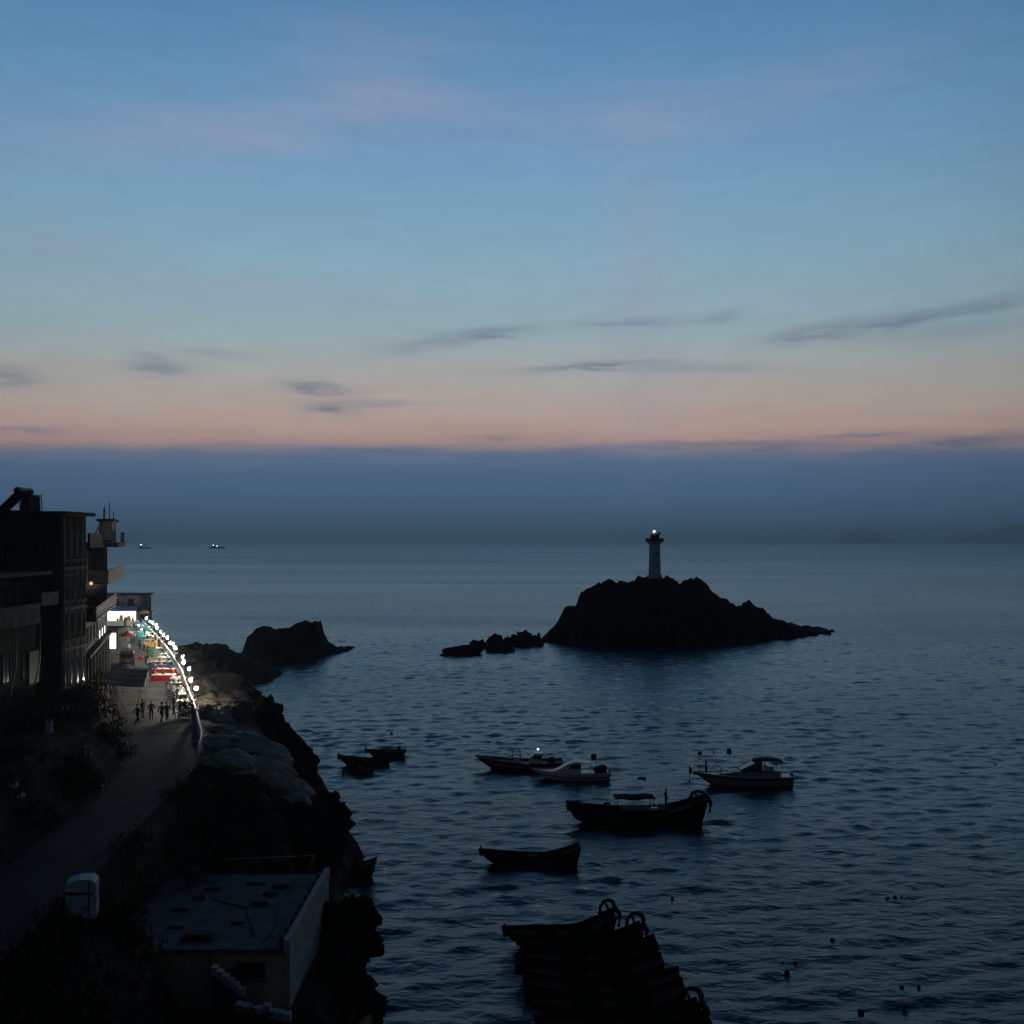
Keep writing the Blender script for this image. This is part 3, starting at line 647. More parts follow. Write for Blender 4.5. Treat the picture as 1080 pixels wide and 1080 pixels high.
# ------------------------------------------------------------------ boats
def hull_shell(L, Bm, D, gb, gs, wt=.72, bw=.06, rake_b=.9, rake_s=.15, draft=.35, kb=.9, n=28, m=7, thick=.07, floor=.25):
    """bow at +x; open shell with an inner skin, cap and ends; returns MB"""
    mb = MB(); rows = []
    for i in range(n + 1):
        t = i / n
        b = Bm / 2 * (wt + (1 - wt) * math.sin(min(t / .42, 1) * PI / 2)) * (1 - (max(0, (t - .42) / .58) ** 2.3) * (1 - bw))
        g = D + gb * max(0, (t - .35) / .65) ** 2.2 + gs * max(0, (.42 - t) / .42) ** 2
        k = -draft + kb * max(0, (t - .72) / .28) ** 2 + .25 * max(0, (.2 - t) / .2) ** 2
        row = []
        for side in (1, 0):
            seq = range(m, -1, -1) if side else range(1, m + 1)
            for j in seq:
                u = j / m; y = b * math.sin(u * PI / 2) ** .75; z = k + (g - k) * (1 - math.cos(u * PI / 2)) ** .85
                hx = (z - k) / max(g - k, .01)
                x = -L / 2 + L * t + rake_b * hx * max(0, (t - .6) / .4) ** 2 - rake_s * hx * max(0, (.15 - t) / .15)
                row.append((x, y if side else -y, z))
        rows.append(row)
    w_ = 2 * m + 1
    for r_ in rows: mb.v += r_
    inner0 = len(mb.v)
    for i, r_ in enumerate(rows):
        t = i / n
        for (x, y, z) in r_:
            yy = math.copysign(max(0.005, abs(y) - thick), y) if abs(y) > .01 else 0
            gz = r_[0][2]; zz = max(z + thick * .6, floor) if z < gz - .02 else z
            mb.v.append((x + (thick if i == 0 else -thick if i == n else 0), yy, min(zz, gz)))
    for i in range(n):
        for j in range(w_ - 1):
            a = i * w_ + j; mb.f.append((a, a + 1, a + w_ + 1, a + w_)); b_ = inner0 + a; mb.f.append((b_, b_ + w_, b_ + w_ + 1, b_ + 1))
        for j in (0, w_ - 1):
            a = i * w_ + j; mb.f.append((a, a + w_, inner0 + a + w_, inner0 + a))
    for i in (0, n):
        for j in range(w_ - 1):
            a = i * w_ + j; mb.f.append((a, inner0 + a, inner0 + a + 1, a + 1))
    mb.f.append(tuple(range(0, w_))); mb.f.append(tuple(range(n * w_, n * w_ + w_))[::-1])
    mb.f.append(tuple(range(inner0, inner0 + w_))[::-1]); mb.f.append(tuple(range(inner0 + n * w_, inner0 + n * w_ + w_)))
    mb.rows = rows; return mb
def gunwale(rows, r=.06, out=.03, dz=0.0):
    mb = MB()
    for s in (0, -1):
        pts = [(x, y + (out if y > 0 else -out), z + dz) for (x, y, z) in (rw[s] for rw in rows)]
        mb.tube(pts, r, 6)
    return mb
def rib_planks(rows, idxs, z, th=.05, wid=.28, sh=.9):
    mb = MB()
    for i in idxs:
        x, y, g = rows[i][0]; mb.box(x - wid / 2, -y * sh, z, x + wid / 2, y * sh, z + th)
    return mb

def make_sampan(name, label, cat, L=8.0, Bm=2.1, D=.62, gb=.55, gs=.95, hoop=True, group=None, mw=None):
    o = thing(name, label, cat, group=group)
    h = hull_shell(L, Bm, D, gb, gs, .80, .30, .75, .35, .3, .8)
    hu = h.build('hull', mw or M_wood, o, True)
    gunwale(h.rows, .07).build('gunwale', M_wood, o, True)
    mb = gunwale(h.rows, .045, .015, -.28); mb.build('rubbing_strake', M_wood2, hu, True)
    for q in (6, 12, 18): rib_planks(h.rows, (q,), .42).build('thwart', M_wood, o)
    # decked bow and stern
    for nm, a, b in (('foredeck', 21, 28), ('stern_deck', 0, 5)):
        mb = MB()
        for i in range(a, b):
            p0 = h.rows[i][0]; p1 = h.rows[i + 1][0]; z0 = p0[2] - .14; z1 = p1[2] - .14
            mb.quad((p0[0], -p0[1] * .93, z0), (p1[0], -p1[1] * .93, z1), (p1[0], p1[1] * .93, z1), (p0[0], p0[1] * .93, z0))
            mb.quad((p0[0], -p0[1] * .93, z0 - .05), (p0[0], p0[1] * .93, z0 - .05), (p1[0], p1[1] * .93, z1 - .05), (p1[0], -p1[1] * .93, z1 - .05))
        mb.build(nm, M_wood, o)
    if hoop:
        x, y, g = h.rows[0][0]
        mb = MB()
        for s in (1, -1):
            mb.tube([(x + .95, s * y * 1.0, g - .5), (x + .85, s * y, g + .15), (x + .6, s * y, g + .52), (x + .25, s * y, g + .6), (x - .12, s * y, g + .45), (x - .25, s * y, g + .1), (x - .15, s * y, g - .6)], [.1, .12, .13, .14, .16, .17, .15], 8)
        mb.tube([(x + .55, -y - .1, g + .5), (x + .55, y + .1, g + .5)], .09, 8); mb.tube([(x - .12, -y - .15, g + .42), (x - .12, y + .15, g + .42)], .11, 8)
        mb.build('stern_frame', M_wood, o, True)
    bx, by, bz = h.rows[-1][0]
    mb = MB(); mb.box(bx - .28, -.2, bz - .5, bx - .08, .2, bz + .3, .03); mb.build('bow_post', M_wood, o)
    mb = MB(); mb.box(-.5, -.42, .25, .35, .42, .85, .04); mb.build('engine_box', M_wood, o)
    o['rows'] = 0
    return o
def place(o, px, py, rz, z=0.0, lab=None):
    x, y = gp(px, py, 0); o.location = (x, y, z); o.rotation_euler = (0, 0, rz)
    return o
# lone wooden boat: bow to the left, tall stern to the right
sam = make_sampan('wooden_boat', 'small open wooden boat floating alone in front of the long fishing boat', 'boat', 7.7, 2.0, .75, .62, .85, False)
place(sam, 561, 912, PI + .05)
mb = MB(); mb.box(-1.6, 1.02, .35, -1.05, 1.07, .62); mb.build('painted_patch', M_conc, sam)
# raft of moored boats
raft = make_sampan('wooden_boat', 'farthest boat of the moored raft, whose long gunwale stands clear against the water', 'boat', 7.4, 2.3, .95, .35, 1.15, True, 'wooden boats moored side by side')
raft.location = (3.4, 71.0, 0); raft.scale = (.92, 1, 1); raft.rotation_euler = (0, 0, PI + .10)
labs = ['second boat of the moored raft counted from the far side', 'third boat of the moored raft counted from the far side', 'boat in the middle of the moored raft with a low stern horn',
        'moored raft boat between the low stern horn and the tall round hoop', 'moored raft boat with a tall round stern hoop toward the near side', 'moored raft boat second from the near side', 'nearest boat of the moored raft, cut by the bottom edge']
for i, (x, y, a, s) in enumerate([(4.8, 69.6, .06, (1.0, 1, .95)), (5.3, 67.2, .02, (1.05, 1, .86)), (5.2, 64.9, .05, (1.1, 1, .8)), (5.4, 62.6, .0, (1.12, 1, .84)), (5.7, 60.2, .04, (1.1, 1, .95)), (5.9, 57.8, .0, (1.1, 1, .9)), (6.3, 55.4, .03, (1.1, 1, .95))]):
    q = dup(raft, (x + random.uniform(-.25, .25), y + random.uniform(-.2, .2), random.uniform(-.1, .08)), PI + a + random.uniform(-.09, .09), labs[i], None, s)
    q.rotation_euler[0] = random.uniform(-.05, .05)
    if i in (1, 2, 3, 4, 6):
        for ch in list(q.children):
            if ch.name.startswith('stern_frame'): bpy.data.objects.remove(ch)
# boat tied up against the rocks
mo = dup(raft, (0, 0, 0), 0, 'wooden boat tied against the dark rocks, its stern towards open water', None, (.85, 1.05, .72)); del mo['group']
for ch in list(mo.children):
    if ch.name.startswith('stern_frame'): bpy.data.objects.remove(ch)
place(mo, 352, 926, PI - .12); mo.location.z = 0.05

# long fishing boat
fb = thing('fishing_boat', 'long dark wooden fishing boat with an awning amidships and a man on deck', 'fishing boat')
h = hull_shell(12.6, 3.3, 1.15, .95, 1.25, .74, .22, .8, .5, .5, 1.1, 34)
hu = h.build('hull', M_wood, fb, True); gunwale(h.rows, .10).build('gunwale', M_wood, fb, True); gunwale(h.rows, .06, .02, -.45).build('rubbing_strake', M_wood2, hu, True)
mb = MB()
for i in range(0, 34):
    p0 = h.rows[i][0]; p1 = h.rows[i + 1][0]; z0 = p0[2] - .3 if i < 10 or i > 26 else .8; z1 = p1[2] - .3 if i + 1 < 10 or i + 1 > 26 else .8
    mb.quad((p0[0], -p0[1] * .93, z0), (p1[0], -p1[1] * .93, z1), (p1[0], p1[1] * .93, z1), (p0[0], p0[1] * .93, z0))
mb.build('deck', M_deck, fb)
x, y, g = h.rows[0][0]
mb = MB()
for s in (1, -1):
    mb.tube([(x + 1.6, s * y, g - .9), (x + 1.1, s * y, g - .1), (x + .85, s * y, g + .3), (x + .4, s * y, g + .42), (x - .1, s * y, g + .3), (x - .3, s * y, g - .3), (x - .2, s * y, g - 1.1)], [.14, .16, .16, .15, .17, .2, .2], 8)
mb.tube([(x + .8, -y - .1, g + .28), (x + .8, y + .1, g + .28)], .12, 8); mb.tube([(x - .1, -y - .15, g + .28), (x - .1, y + .15, g + .28)], .12, 8)
mb.build('stern_frame', M_wood, fb, True)
mb = MB(); mb.box(-3.0, -1.15, .8, 1.6, 1.15, 1.52, .06); mb.build('hold_coaming', M_wood, fb)
mb = MB(); mb.box(-1.9, .5, 1.52, -1.2, 1.0, 1.72, .03); mb.build('white_crate', M_gelw, fb)
mb = MB()   # sagging awning with thickness
for i in range(12):
    for j in range(4):
        def A(i, j): u = i / 12; v_ = j / 4; return (-1.7 + 4.0 * u, -1.0 + 2.0 * v_, 2.62 + .12 * math.sin(u * 9) * .6 + .28 * math.sin(v_ * PI) * (1 - abs(2 * u - 1) ** 3))
        a, b, c, d = A(i, j), A(i + 1, j), A(i + 1, j + 1), A(i, j + 1)
        mb.quad(a, b, c, d); mb.quad(*[(q[0], q[1], q[2] - .07) for q in (d, c, b, a)])
mb.build('awning', M_navy, fb)
for sx_ in (-1.5, 2.1):
    for s in (1, -1):
        mb = MB(); mb.tube([(sx_, s * .95, .8), (sx_, s * .95, 2.65)], .035, 6); mb.build('awning_post', M_wood, fb)
bx, by, bz = h.rows[-1][0]
mb = MB(); mb.box(bx - .35, -.3, bz - .7, bx - .1, .3, bz + .25, .05); mb.build('bow_post', M_wood, fb)
mb = MB(); cx = bx - 1.15
mb.tube([(cx - .4 * math.cos(a), 0, bz - .35 + .52 * math.sin(a)) for a in np.linspace(0, PI, 12)], .06, 6); mb.build('bow_hoop', M_dsteel, fb)
mb = MB(); mb.tube([(3.0, 0, .8), (3.0, 0, 2.05)], .13, 8); mb.tube([(3.0, -.55, 1.9), (3.0, .55, 1.9)], .12, 8); mb.tube([(2.65, 0, 2.0), (3.35, 0, 2.0)], .1, 8); mb.build('winch', M_dsteel, fb)
mb = MB(); mb.tube([(bx - 1.3, .2, bz - .1), (3.9, .3, 1.9), (3.4, .3, 1.95)], .05, 6); mb.build('mooring_rope', M_dsteel, fb)
place(fb, 672, 868, PI + .05)

# skinned people ---------------------------------------------------
def person_mesh(name, joints, edges, mats, cut, root='pelvis'):
    me = bpy.data.meshes.new(name + '_skeleton'); names = list(joints); ix = {n: i for i, n in enumerate(names)}
    me.from_pydata([joints[n][0] for n in names], [(ix[a], ix[b]) for a, b in edges], [])
    o = bpy.data.objects.new(name, me); col.objects.link(o)
    md = o.modifiers.new('skin', 'SKIN'); md.branch_smoothing = .4
    for n in names:
        sv = me.skin_vertices[0].data[ix[n]]; r = joints[n][1]; sv.radius = r if isinstance(r, tuple) else (r, r); sv.use_root = (n == root)
    sd = o.modifiers.new('sub', 'SUBSURF'); sd.levels = 2; sd.render_levels = 2
    bpy.context.view_layer.update()
    dg = bpy.context.evaluated_depsgraph_get(); res = bpy.data.meshes.new_from_object(o.evaluated_get(dg)); res.name = name
    bpy.data.objects.remove(o); 
    for m in mats: res.materials.append(m)
    return res
def skeleton(pose):
    """pose: 'stand', 'walk' or 'sit'; figure faces -y, feet at z = 0"""
    J = {}; E = []
    def add(n, p, r, par=None):
        J[n] = (p, r)
        if par: E.append((par, n))
    hz = .93 if pose != 'sit' else .48
    add('pelvis', (0, 0, hz), (.15, .115)); add('belly', (0, -.01, hz + .17), (.14, .105), 'pelvis'); add('chest', (0, 0, hz + .38), (.165, .115), 'belly'); add('neckb', (0, .01, hz + .53), (.085, .07), 'chest')
    add('neck', (0, 0, hz + .60), .055, 'neckb'); add('jaw', (0, -.02, hz + .66), (.068, .075), 'neck'); add('skull', (0, 0, hz + .75), (.082, .098), 'jaw'); add('crown', (0, .005, hz + .80), (.06, .07), 'skull')
    add('nose', (0, -.112, hz + .70), .014, 'jaw')
    for s, n in ((1, 'l'), (-1, 'r')):
        if pose == 'stand': knee = (s * .1, -.01, .49); ank = (s * .11, .02, .09); toe = (s * .13, -.15, .035)
        elif pose == 'walk': knee = (s * .09, -.14 * s - .05, .50); ank = (s * .09, -.26 * s + .08, .10 + (.05 if s < 0 else 0)); toe = (s * .1, -.26 * s - .09, .04)
        else: knee = (s * .14, -.44, .47); ank = (s * .15, -.44, .09); toe = (s * .16, -.60, .035)
        add('hip' + n, (s * .095, 0, hz - .06), .095, 'pelvis'); add('knee' + n, knee, .062, 'hip' + n); add('calf' + n, tuple(.65 * k + .35 * a for k, a in zip(knee, ank)), .058, 'knee' + n); add('ank' + n, ank, .042, 'calf' + n); add('toe' + n, toe, (.042, .03), 'ank' + n)
        sh = (s * .19, .01, hz + .46)
        if pose == 'stand': el_ = (s * .25, .03, hz + .20); wr = (s * .25, -.06, hz - .03)
        elif pose == 'walk': el_ = (s * .24, .10 * s + .03, hz + .20); wr = (s * .24, .18 * s - .10, hz + .0)
        else: el_ = (s * .25, -.06, hz + .20); wr = (s * .18, -.30, hz + .24)
        add('sho' + n, sh, .062, 'chest'); add('elb' + n, el_, .043, 'sho' + n); add('wri' + n, wr, .028, 'elb' + n)
        d = (Vector(wr) - Vector(el_)).normalized(); pm = Vector(wr) + d * .07; add('palm' + n, tuple(pm), (.036, .02), 'wri' + n)
        q = d.cross(Vector((s, 0, 0))).normalized()
        for k, (o_, ln) in enumerate(((-.03, .07), (-.01, .085), (.01, .08), (.03, .06))):
            m1 = pm + q * o_ + d * ln * .6; m2 = pm + q * o_ * 1.1 + d * ln + Vector((-s * .025, 0, 0)); add(f'f{k}a' + n, tuple(m1), .0095, 'palm' + n); add(f'f{k}b' + n, tuple(m2), .008, f'f{k}a' + n)
        t1 = Vector(wr) + d * .03 - q * .045; add('tha' + n, tuple(t1), .011, 'wri' + n); add('thb' + n, tuple(t1 + d * .045), .009, 'tha' + n)
    return J, E, hz
PM = {}
def person_of(pose, top, legs):
    key = (pose, top.name, legs.name)
    if key in PM: return PM[key]
    J, E, hz = skeleton(pose); me = person_mesh('person', J, E, [top, legs, M_skin, M_rubber], hz)
    for pl in me.polygons:
        c = pl.center
        if c.z > hz + .575: pl.material_index = 2
        elif pose != 'sit' and abs(c.x) > .2 and c.z < hz + .02: pl.material_index = 2
        elif pose == 'sit' and abs(c.x) > .1 and c.y < -.27 and c.z > hz + .15: pl.material_index = 2
        elif c.z < .075: pl.material_index = 3
        elif c.z < hz + .02: pl.material_index = 1
        else: pl.material_index = 0
        pl.use_smooth = True
    PM[key] = (me, hz); return PM[key]
hair_me = {}
def person(pose, loc, rz, label, top=None, legs=None, s=1.0, group=None):
    me, hz = person_of(pose, top or M_dark, legs or M_dark)
    o = bpy.data.objects.new('person', me); col.objects.link(o); o.location = loc; o.rotation_euler = (0, 0, rz); o.scale = (s * 1.12, s * 1.12, s); tag(o, label, 'person', group)
    if hz not in hair_me:
        mb = MB(); mb.ball((0, .022, hz + .775), .105, 14, 10, (.92, 1.02, .95)); hr = mb.build('hair', M_hair, None, True); hair_me[hz] = hr.data
        keep = [p.index for p in hr.data.polygons]; bm = bmesh.new(); bm.from_mesh(hr.data)
        bmesh.ops.delete(bm, geom=[f for f in bm.faces if f.calc_center_median().z < hz + .70 or (f.calc_center_median().y < -.045 and f.calc_center_median().z < hz + .80)], context='FACES'); bm.to_mesh(hr.data); bm.free(); bpy.data.objects.remove(hr)
    h_ = bpy.data.objects.new('hair', hair_me[hz]); col.objects.link(h_); h_.parent = o
    # eyes
    return o
# man on the deck of the fishing boat (deck level there about 1.7)
pp = at(702, 840, 102.0)
person('stand', (pp.x, fb.location.y, 1.62), PI / 2 + .3, 'person in dark clothes standing on the deck of the long fishing boat')

# cabin cruiser on the right
def loft_cabin(mb, secs):
    n0 = len(mb.v); k = len(secs[0])
    for s in secs: mb.v += s
    for i in range(len(secs) - 1):
        for j in range(k): mb.f.append((n0 + i * k + j, n0 + i * k + (j + 1) % k, n0 + (i + 1) * k + (j + 1) % k, n0 + (i + 1) * k + j))
    mb.f.append(tuple(range(n0, n0 + k))[::-1]); mb.f.append(tuple(range(n0 + (len(secs) - 1) * k, n0 + len(secs) * k)))
def arch(x, b, z0, z1, top=.75): return [(x, -b, z0), (x, -b * .97, z0 + (z1 - z0) * .5), (x, -b * top, z1), (x, b * top, z1), (x, b * .97, z0 + (z1 - z0) * .5), (x, b, z0)]
def deck_cap(h, n, frac=.985, dz=-.03):
    mb = MB()
    for i in range(n):
        p0 = h.rows[i][0]; p1 = h.rows[i + 1][0]
        mb.quad((p0[0], -p0[1] * frac, p0[2] + dz), (p1[0], -p1[1] * frac, p1[2] + dz), (p1[0], p1[1] * frac, p1[2] + dz), (p0[0], p0[1] * frac, p0[2] + dz))
    return mb
cz = thing('cabin_cruiser', 'grey cabin cruiser with a dark canopy and bow rails at the right of the anchorage', 'motor boat')
h = hull_shell(9.9, 3.0, 1.15, .45, 0, .92, .05, 1.3, .1, .4, 1.0, 28)
hu = h.build('hull', M_gel, cz, True); deck_cap(h, 28).build('deck', M_gelw, cz)
gunwale(h.rows, .06).build('gunwale', M_gelw, cz, True); gunwale(h.rows, .09, .01, -.22).build('rubbing_strake', M_rubber, hu, True)
mb = MB(); loft_cabin(mb, [arch(-3.6, 1.1, 1.1, 1.75), arch(-1.6, 1.15, 1.1, 1.85), arch(.4, 1.05, 1.1, 1.8), arch(2.4, .7, 1.15, 1.5), arch(3.6, .3, 1.2, 1.32)]); mb.build('coach_roof', M_gel, cz)
mb = MB(); loft_cabin(mb, [arch(-1.5, 1.05, 1.8, 2.75, .8), arch(-.9, 1.05, 1.8, 2.75, .8), arch(.9, .85, 1.7, 1.9, .8)]); mb.build('windscreen', M_glass, cz)
for s in (1, -1): mb = MB(); mb.tube([(-1.5, s * .86, 2.78), (-1.0, s * .84, 2.76), (.9, s * .72, 1.92)], .05, 6); mb.build('windscreen_frame', M_gelw, cz)
mb = MB(); loft_cabin(mb, [[(x_, -1.15, z_), (x_, -.6, z_ + .16), (x_, .6, z_ + .16), (x_, 1.15, z_), (x_, .6, z_ + .10), (x_, -.6, z_ + .10)] for x_, z_ in ((-3.9, 2.75), (-3.0, 2.92), (-1.8, 2.95), (-.7, 2.82))]); mb.build('canopy', M_navy, cz)
for x_ in (-3.7, -1.7):
    for s in (1, -1):
        mb = MB(); mb.tube([(x_, s * 1.1, 1.15), (x_, s * 1.12, 2.85)], .03, 6); mb.build('canopy_post', M_steel, cz)
mb = MB(); mb.box(-2.9, -.9, 1.5, -2.1, .9, 2.3, .05); mb.build('seat', M_gelw, cz)
mb = MB()
rp = [(h.rows[i][0][0] - .1, h.rows[i][0][1] * .9, h.rows[i][0][2]) for i in range(17, 28, 2)]
for s in (1, -1):
    mb.tube([(x_, s * y_, z_ + .55) for x_, y_, z_ in rp], .025, 6)
    for x_, y_, z_ in rp: mb.tube([(x_, s * y_, z_), (x_, s * y_, z_ + .55)], .022, 6)
mb.tube([(3.6 + .55 * math.cos(a), 0, 1.75 + .55 * math.sin(a)) for a in np.linspace(0, PI, 10)] + [(3.05, 0, 1.4)], .06, 6)
mb.build('bow_rail', M_steel, cz)
mb = MB(); mb.tube([(4.75, 0, 1.5), (4.75, 0, 2.6)], [.14, .10], 8); mb.ball((4.75, 0, 2.65), .13, 8, 6); mb.build('bow_post', M_dsteel, cz)
mb = MB(); mb.box(-5.35, -.3, .3, -4.95, .3, 1.35, .08); mb.tube([(-5.2, 0, .4), (-5.3, 0, -.4)], .1, 8); mb.build('outboard_motor', M_dsteel, cz)
place(cz, 788, 828, PI + .03)

# smaller cabin boat, white
wb = thing('cabin_boat', 'pale cabin boat with a rounded glazed cabin and a dark stern flag', 'motor boat')
h = hull_shell(7.9, 2.6, .95, .25, 0, .92, .06, 1.0, .1, .35, .8, 28)
hu = h.build('hull', M_gelw, wb, True); deck_cap(h, 28).build('deck', M_gelw, wb); gunwale(h.rows, .06).build('gunwale', M_gelw, wb, True); gunwale(h.rows, .05, .01, -.45).build('rubbing_strake', M_rubber, hu, True)
mb = MB(); loft_cabin(mb, [arch(-.7, .95, .95, 2.15, .75), arch(.0, 1.0, .95, 2.2, .75), arch(.8, .95, .95, 1.95, .75), arch(1.8, .8, .95, 1.35, .8), arch(2.5, .5, 1.0, 1.1)]); cb = mb.build('cabin', M_gelw, wb)
for s in (1, -1):
    mb = MB(); mb.prism_y([(-.55, 1.45), (.75, 1.45), (.55, 1.85), (-.55, 1.95)], s * .985, s * .84); mb.build('window', M_glass, cb)
mb = MB(); mb.box(-1.9, -.93, 2.02, -.6, .93, 2.1); mb.build('cabin_roof', M_gelw, wb)
for s in (1, -1):
    mb = MB(); mb.tube([(-1.85, s * .88, .95), (-1.85, s * .88, 2.05)], .03, 6); mb.build('roof_post', M_steel, wb)
mb = MB(); mb.box(-3.8, -1.0, .9, -2.3, 1.0, 1.3, .12); mb.ball((-3.2, .2, 1.45), .42, 10, 6, (1.5, 1, .7)); mb.build('covered_gear', M_navy, wb)
mb = MB(); mb.box(-4.25, -.28, .3, -3.95, .28, 1.1, .06); mb.build('outboard_motor', M_dsteel, wb)
fp = thing('stern_flag', 'x', 'flag'); bpy.data.objects.remove(fp)
mb = MB(); mb.tube([(-2.5, .6, .95), (-2.5, .6, 3.1)], .03, 6); pole = mb.build('flag_pole', M_dsteel, wb)
mb = MB()
for i in range(6):
    u0, u1 = i / 6, (i + 1) / 6
    for (q0, q1) in (((u0, u1), 0),): 
        a = (-2.5 + .62 * u0, .6 + .08 * math.sin(u0 * 7), 3.1); b = (-2.5 + .62 * u1, .6 + .08 * math.sin(u1 * 7), 3.1)
        mb.quad(a, b, (b[0], b[1], 2.45 - .1 * u1), (a[0], a[1], 2.45 - .1 * u0)); mb.quad((a[0], a[1] + .015, a[2]), (b[0], b[1] + .015, b[2]), (b[0], b[1] + .015, 2.45 - .1 * u1), (a[0], a[1] + .015, 2.45 - .1 * u0))
mb.build('flag', M_dark, pole)
place(wb, 606, 822, PI + .02)

# dark-hulled work boat behind it with a blue light
kb_ = thing('work_boat', 'dark-hulled motor boat with a blue light on its wheelhouse, behind the pale cabin boat', 'motor boat')
h = hull_shell(9.4, 2.9, .95, .75, .1, .88, .08, 1.3, .1, .4, 1.0, 28)
hu = h.build('hull', M_hulld, kb_, True); deck_cap(h, 28, .985, -.25).build('deck', M_gel, kb_); gunwale(h.rows, .06).build('gunwale', M_gel, kb_, True); gunwale(h.rows, .05, .01, -.5).build('rubbing_strake', M_gel, hu, True)
mb = MB(); loft_cabin(mb, [arch(-2.3, .85, .7, 2.0, .8), arch(-1.4, .9, .7, 2.05, .8), arch(-.7, .85, .7, 1.5, .85)]); wh = mb.build('wheelhouse', M_gelw, kb_)
for s in (1, -1):
    mb = MB(); mb.prism_y([(-2.2, 1.35), (-1.05, 1.35), (-1.3, 1.8), (-2.2, 1.8)], s * .89, s * .80); mb.build('window', M_glass, wh)
mb = MB(); mb.tube([(-1.8, 0, 2.0), (-1.8, 0, 2.32)], .03, 6); mb.build('lamp_mast', M_steel, kb_)
mb = MB(); mb.ball((-1.8, 0, 2.42), .13, 8, 6); mb.build('lamp', E_blue, kb_, True)
mb = MB()
for x_ in (.4, 1.3):
    for s in (1, -1): mb.tube([(x_, s * .7, .8), (x_, s * .7, 2.35)], .035, 6)
for s in (1, -1): mb.tube([(.2, s * .7, 2.3), (1.6, s * .7, 2.25)], .035, 6)
for x_ in (.4, .85, 1.3): mb.tube([(x_, -.8, 2.32), (x_ + .15, 0, 2.55), (x_, .8, 2.32)], .03, 6)
mb.build('frame', M_dsteel, kb_)
mb = MB(); mb.box(.5, -.5, .7, 1.3, .5, 1.55, .06); mb.build('console', M_gelw, kb_)
mb = MB(); mb.ball((-3.5, 0, 1.1), .42, 10, 8, (1.3, 1.3, .9)); mb.box(-4.2, -.9, .7, -2.9, .9, 1.0, .05); mb.build('covered_gear', M_dark, kb_)
mb = MB()
rp = [(h.rows[i][0][0] - .1, h.rows[i][0][1] * .9, h.rows[i][0][2]) for i in range(15, 28, 2)]
for s in (1, -1):
    mb.tube([(x_, s * y_, z_ + .4) for x_, y_, z_ in rp], .022, 6)
    for x_, y_, z_ in rp: mb.tube([(x_, s * y_, z_), (x_, s * y_, z_ + .4)], .02, 6)
mb.build('bow_rail', M_steel, kb_)
place(kb_, 552, 811, PI + .02)

# three small boats near the rocks on the left
s1 = make_sampan('rowing_boat', 'small dark boat with an upturned bow, left of the pair near the rocks', 'boat', 5.6, 1.5, .85, .5, .1, False); place(s1, 386, 808, PI + .02)
s2 = make_sampan('rowing_boat', 'small boat with an upright outboard motor, right of the pair near the rocks', 'boat', 4.3, 1.4, .85, .15, .15, False, None, M_wood2); place(s2, 408, 799, PI - .06)
mb = MB(); mb.box(-1.75, -.2, .6, -1.4, .2, 1.6, .06); mb.tube([(-1.6, 0, .7), (-1.9, 0, 1.4)], .05, 6); mb.build('outboard_motor', M_dsteel, s2)
s3 = make_sampan('dinghy', 'tiny low dinghy floating just below the upturned-bow boat', 'boat', 2.7, 1.2, .42, .1, .05, False, None, M_concd); place(s3, 379, 817, PI)

# buoys: px, py, diameter px, label
for (px, py, d, lab) in [(738, 794, 4.5, 'round black float above the bow of the cabin cruiser'), (769, 791, 5.5, 'larger black float above the cabin of the cruiser'), (753, 793, 2.6, 'tiny float between two black floats over the cruiser'),
                         (909, 809, 3.2, 'single small float right of the cabin cruiser'), (413, 773, 3.0, 'lone float beyond the small boats near the rocks'), (709, 947, 3.5, 'lone float above the moored raft'),
                         (878, 991, 5.5, 'single black float in open water above the cluster of three'), (903, 1003, 3.2, 'small float to the right of the single black float'),
                         (825, 1016, 4.5, 'left float of the cluster of three'), (839, 1015, 4.0, 'right float of the cluster of three'), (830, 1025, 6.0, 'lowest and largest float of the cluster of three'),
                         (936, 947, 4.0, 'left float of the row of three'), (944, 946, 4.5, 'middle float of the row of three'), (951, 946, 3.0, 'right float of the row of three'),
                         (951, 1041, 5.0, 'left float of the pair at the lower right'), (969, 1040, 4.0, 'right float of the pair at the lower right'), (954, 1062, 4.5, 'small float under the pair at the lower right'), (908, 1067, 7.0, 'largest float near the bottom edge of the water'),
                         (1050, 806, 2.0, 'tiny far float at the right of the water'), (1044, 850, 2.0, 'tiny float at the right edge of the water below another')]:
    x, y = gp(px, py + d * .45, 0); r = d / 2 * y / F
    o = thing('mooring_buoy', lab, 'buoy', (x, y, 0), random.random() * 6, 'black mooring buoys')
    mb = MB(); mb.ball((0, 0, r * .55), r, 14, 10, (1, 1, 1.05)); mb.build('float', M_buoy, o, True)
    mb = MB(); mb.tube([(0.18 * r * math.cos(a), 0, r * 1.62 + .18 * r * math.sin(a)) for a in np.linspace(0, 2 * PI, 9)], r * .06, 6); mb.build('eye_ring', M_dsteel, o)
x, y = gp(677, 822, 0)
o = thing('drifting_log', 'short dark log drifting behind the long fishing boat', 'log', (x, y, 0), .1)
mb = MB(); mb.tube([(-.5, 0, .1), (-.1, .03, .14), (.5, .02, .12)], [.12, .16, .13], 10); mb.tube([(.1, 0, .15), (.2, .1, .35)], [.05, .03], 6); mb.build('trunk', M_wood, o)
x, y = gp(727, 826, 0)
o = thing('marker_buoy', 'marker buoy with a dark flag on a thin pole by the bow of the cruiser', 'buoy', (x, y, 0))
mb = MB(); mb.tube([(0, 0, -.5), (0, 0, 2.3)], .035, 6); mb.build('pole', M_dsteel, o)
mb = MB(); mb.ball((0, 0, .1), .22, 10, 8); mb.build('float', M_buoy, o, True)
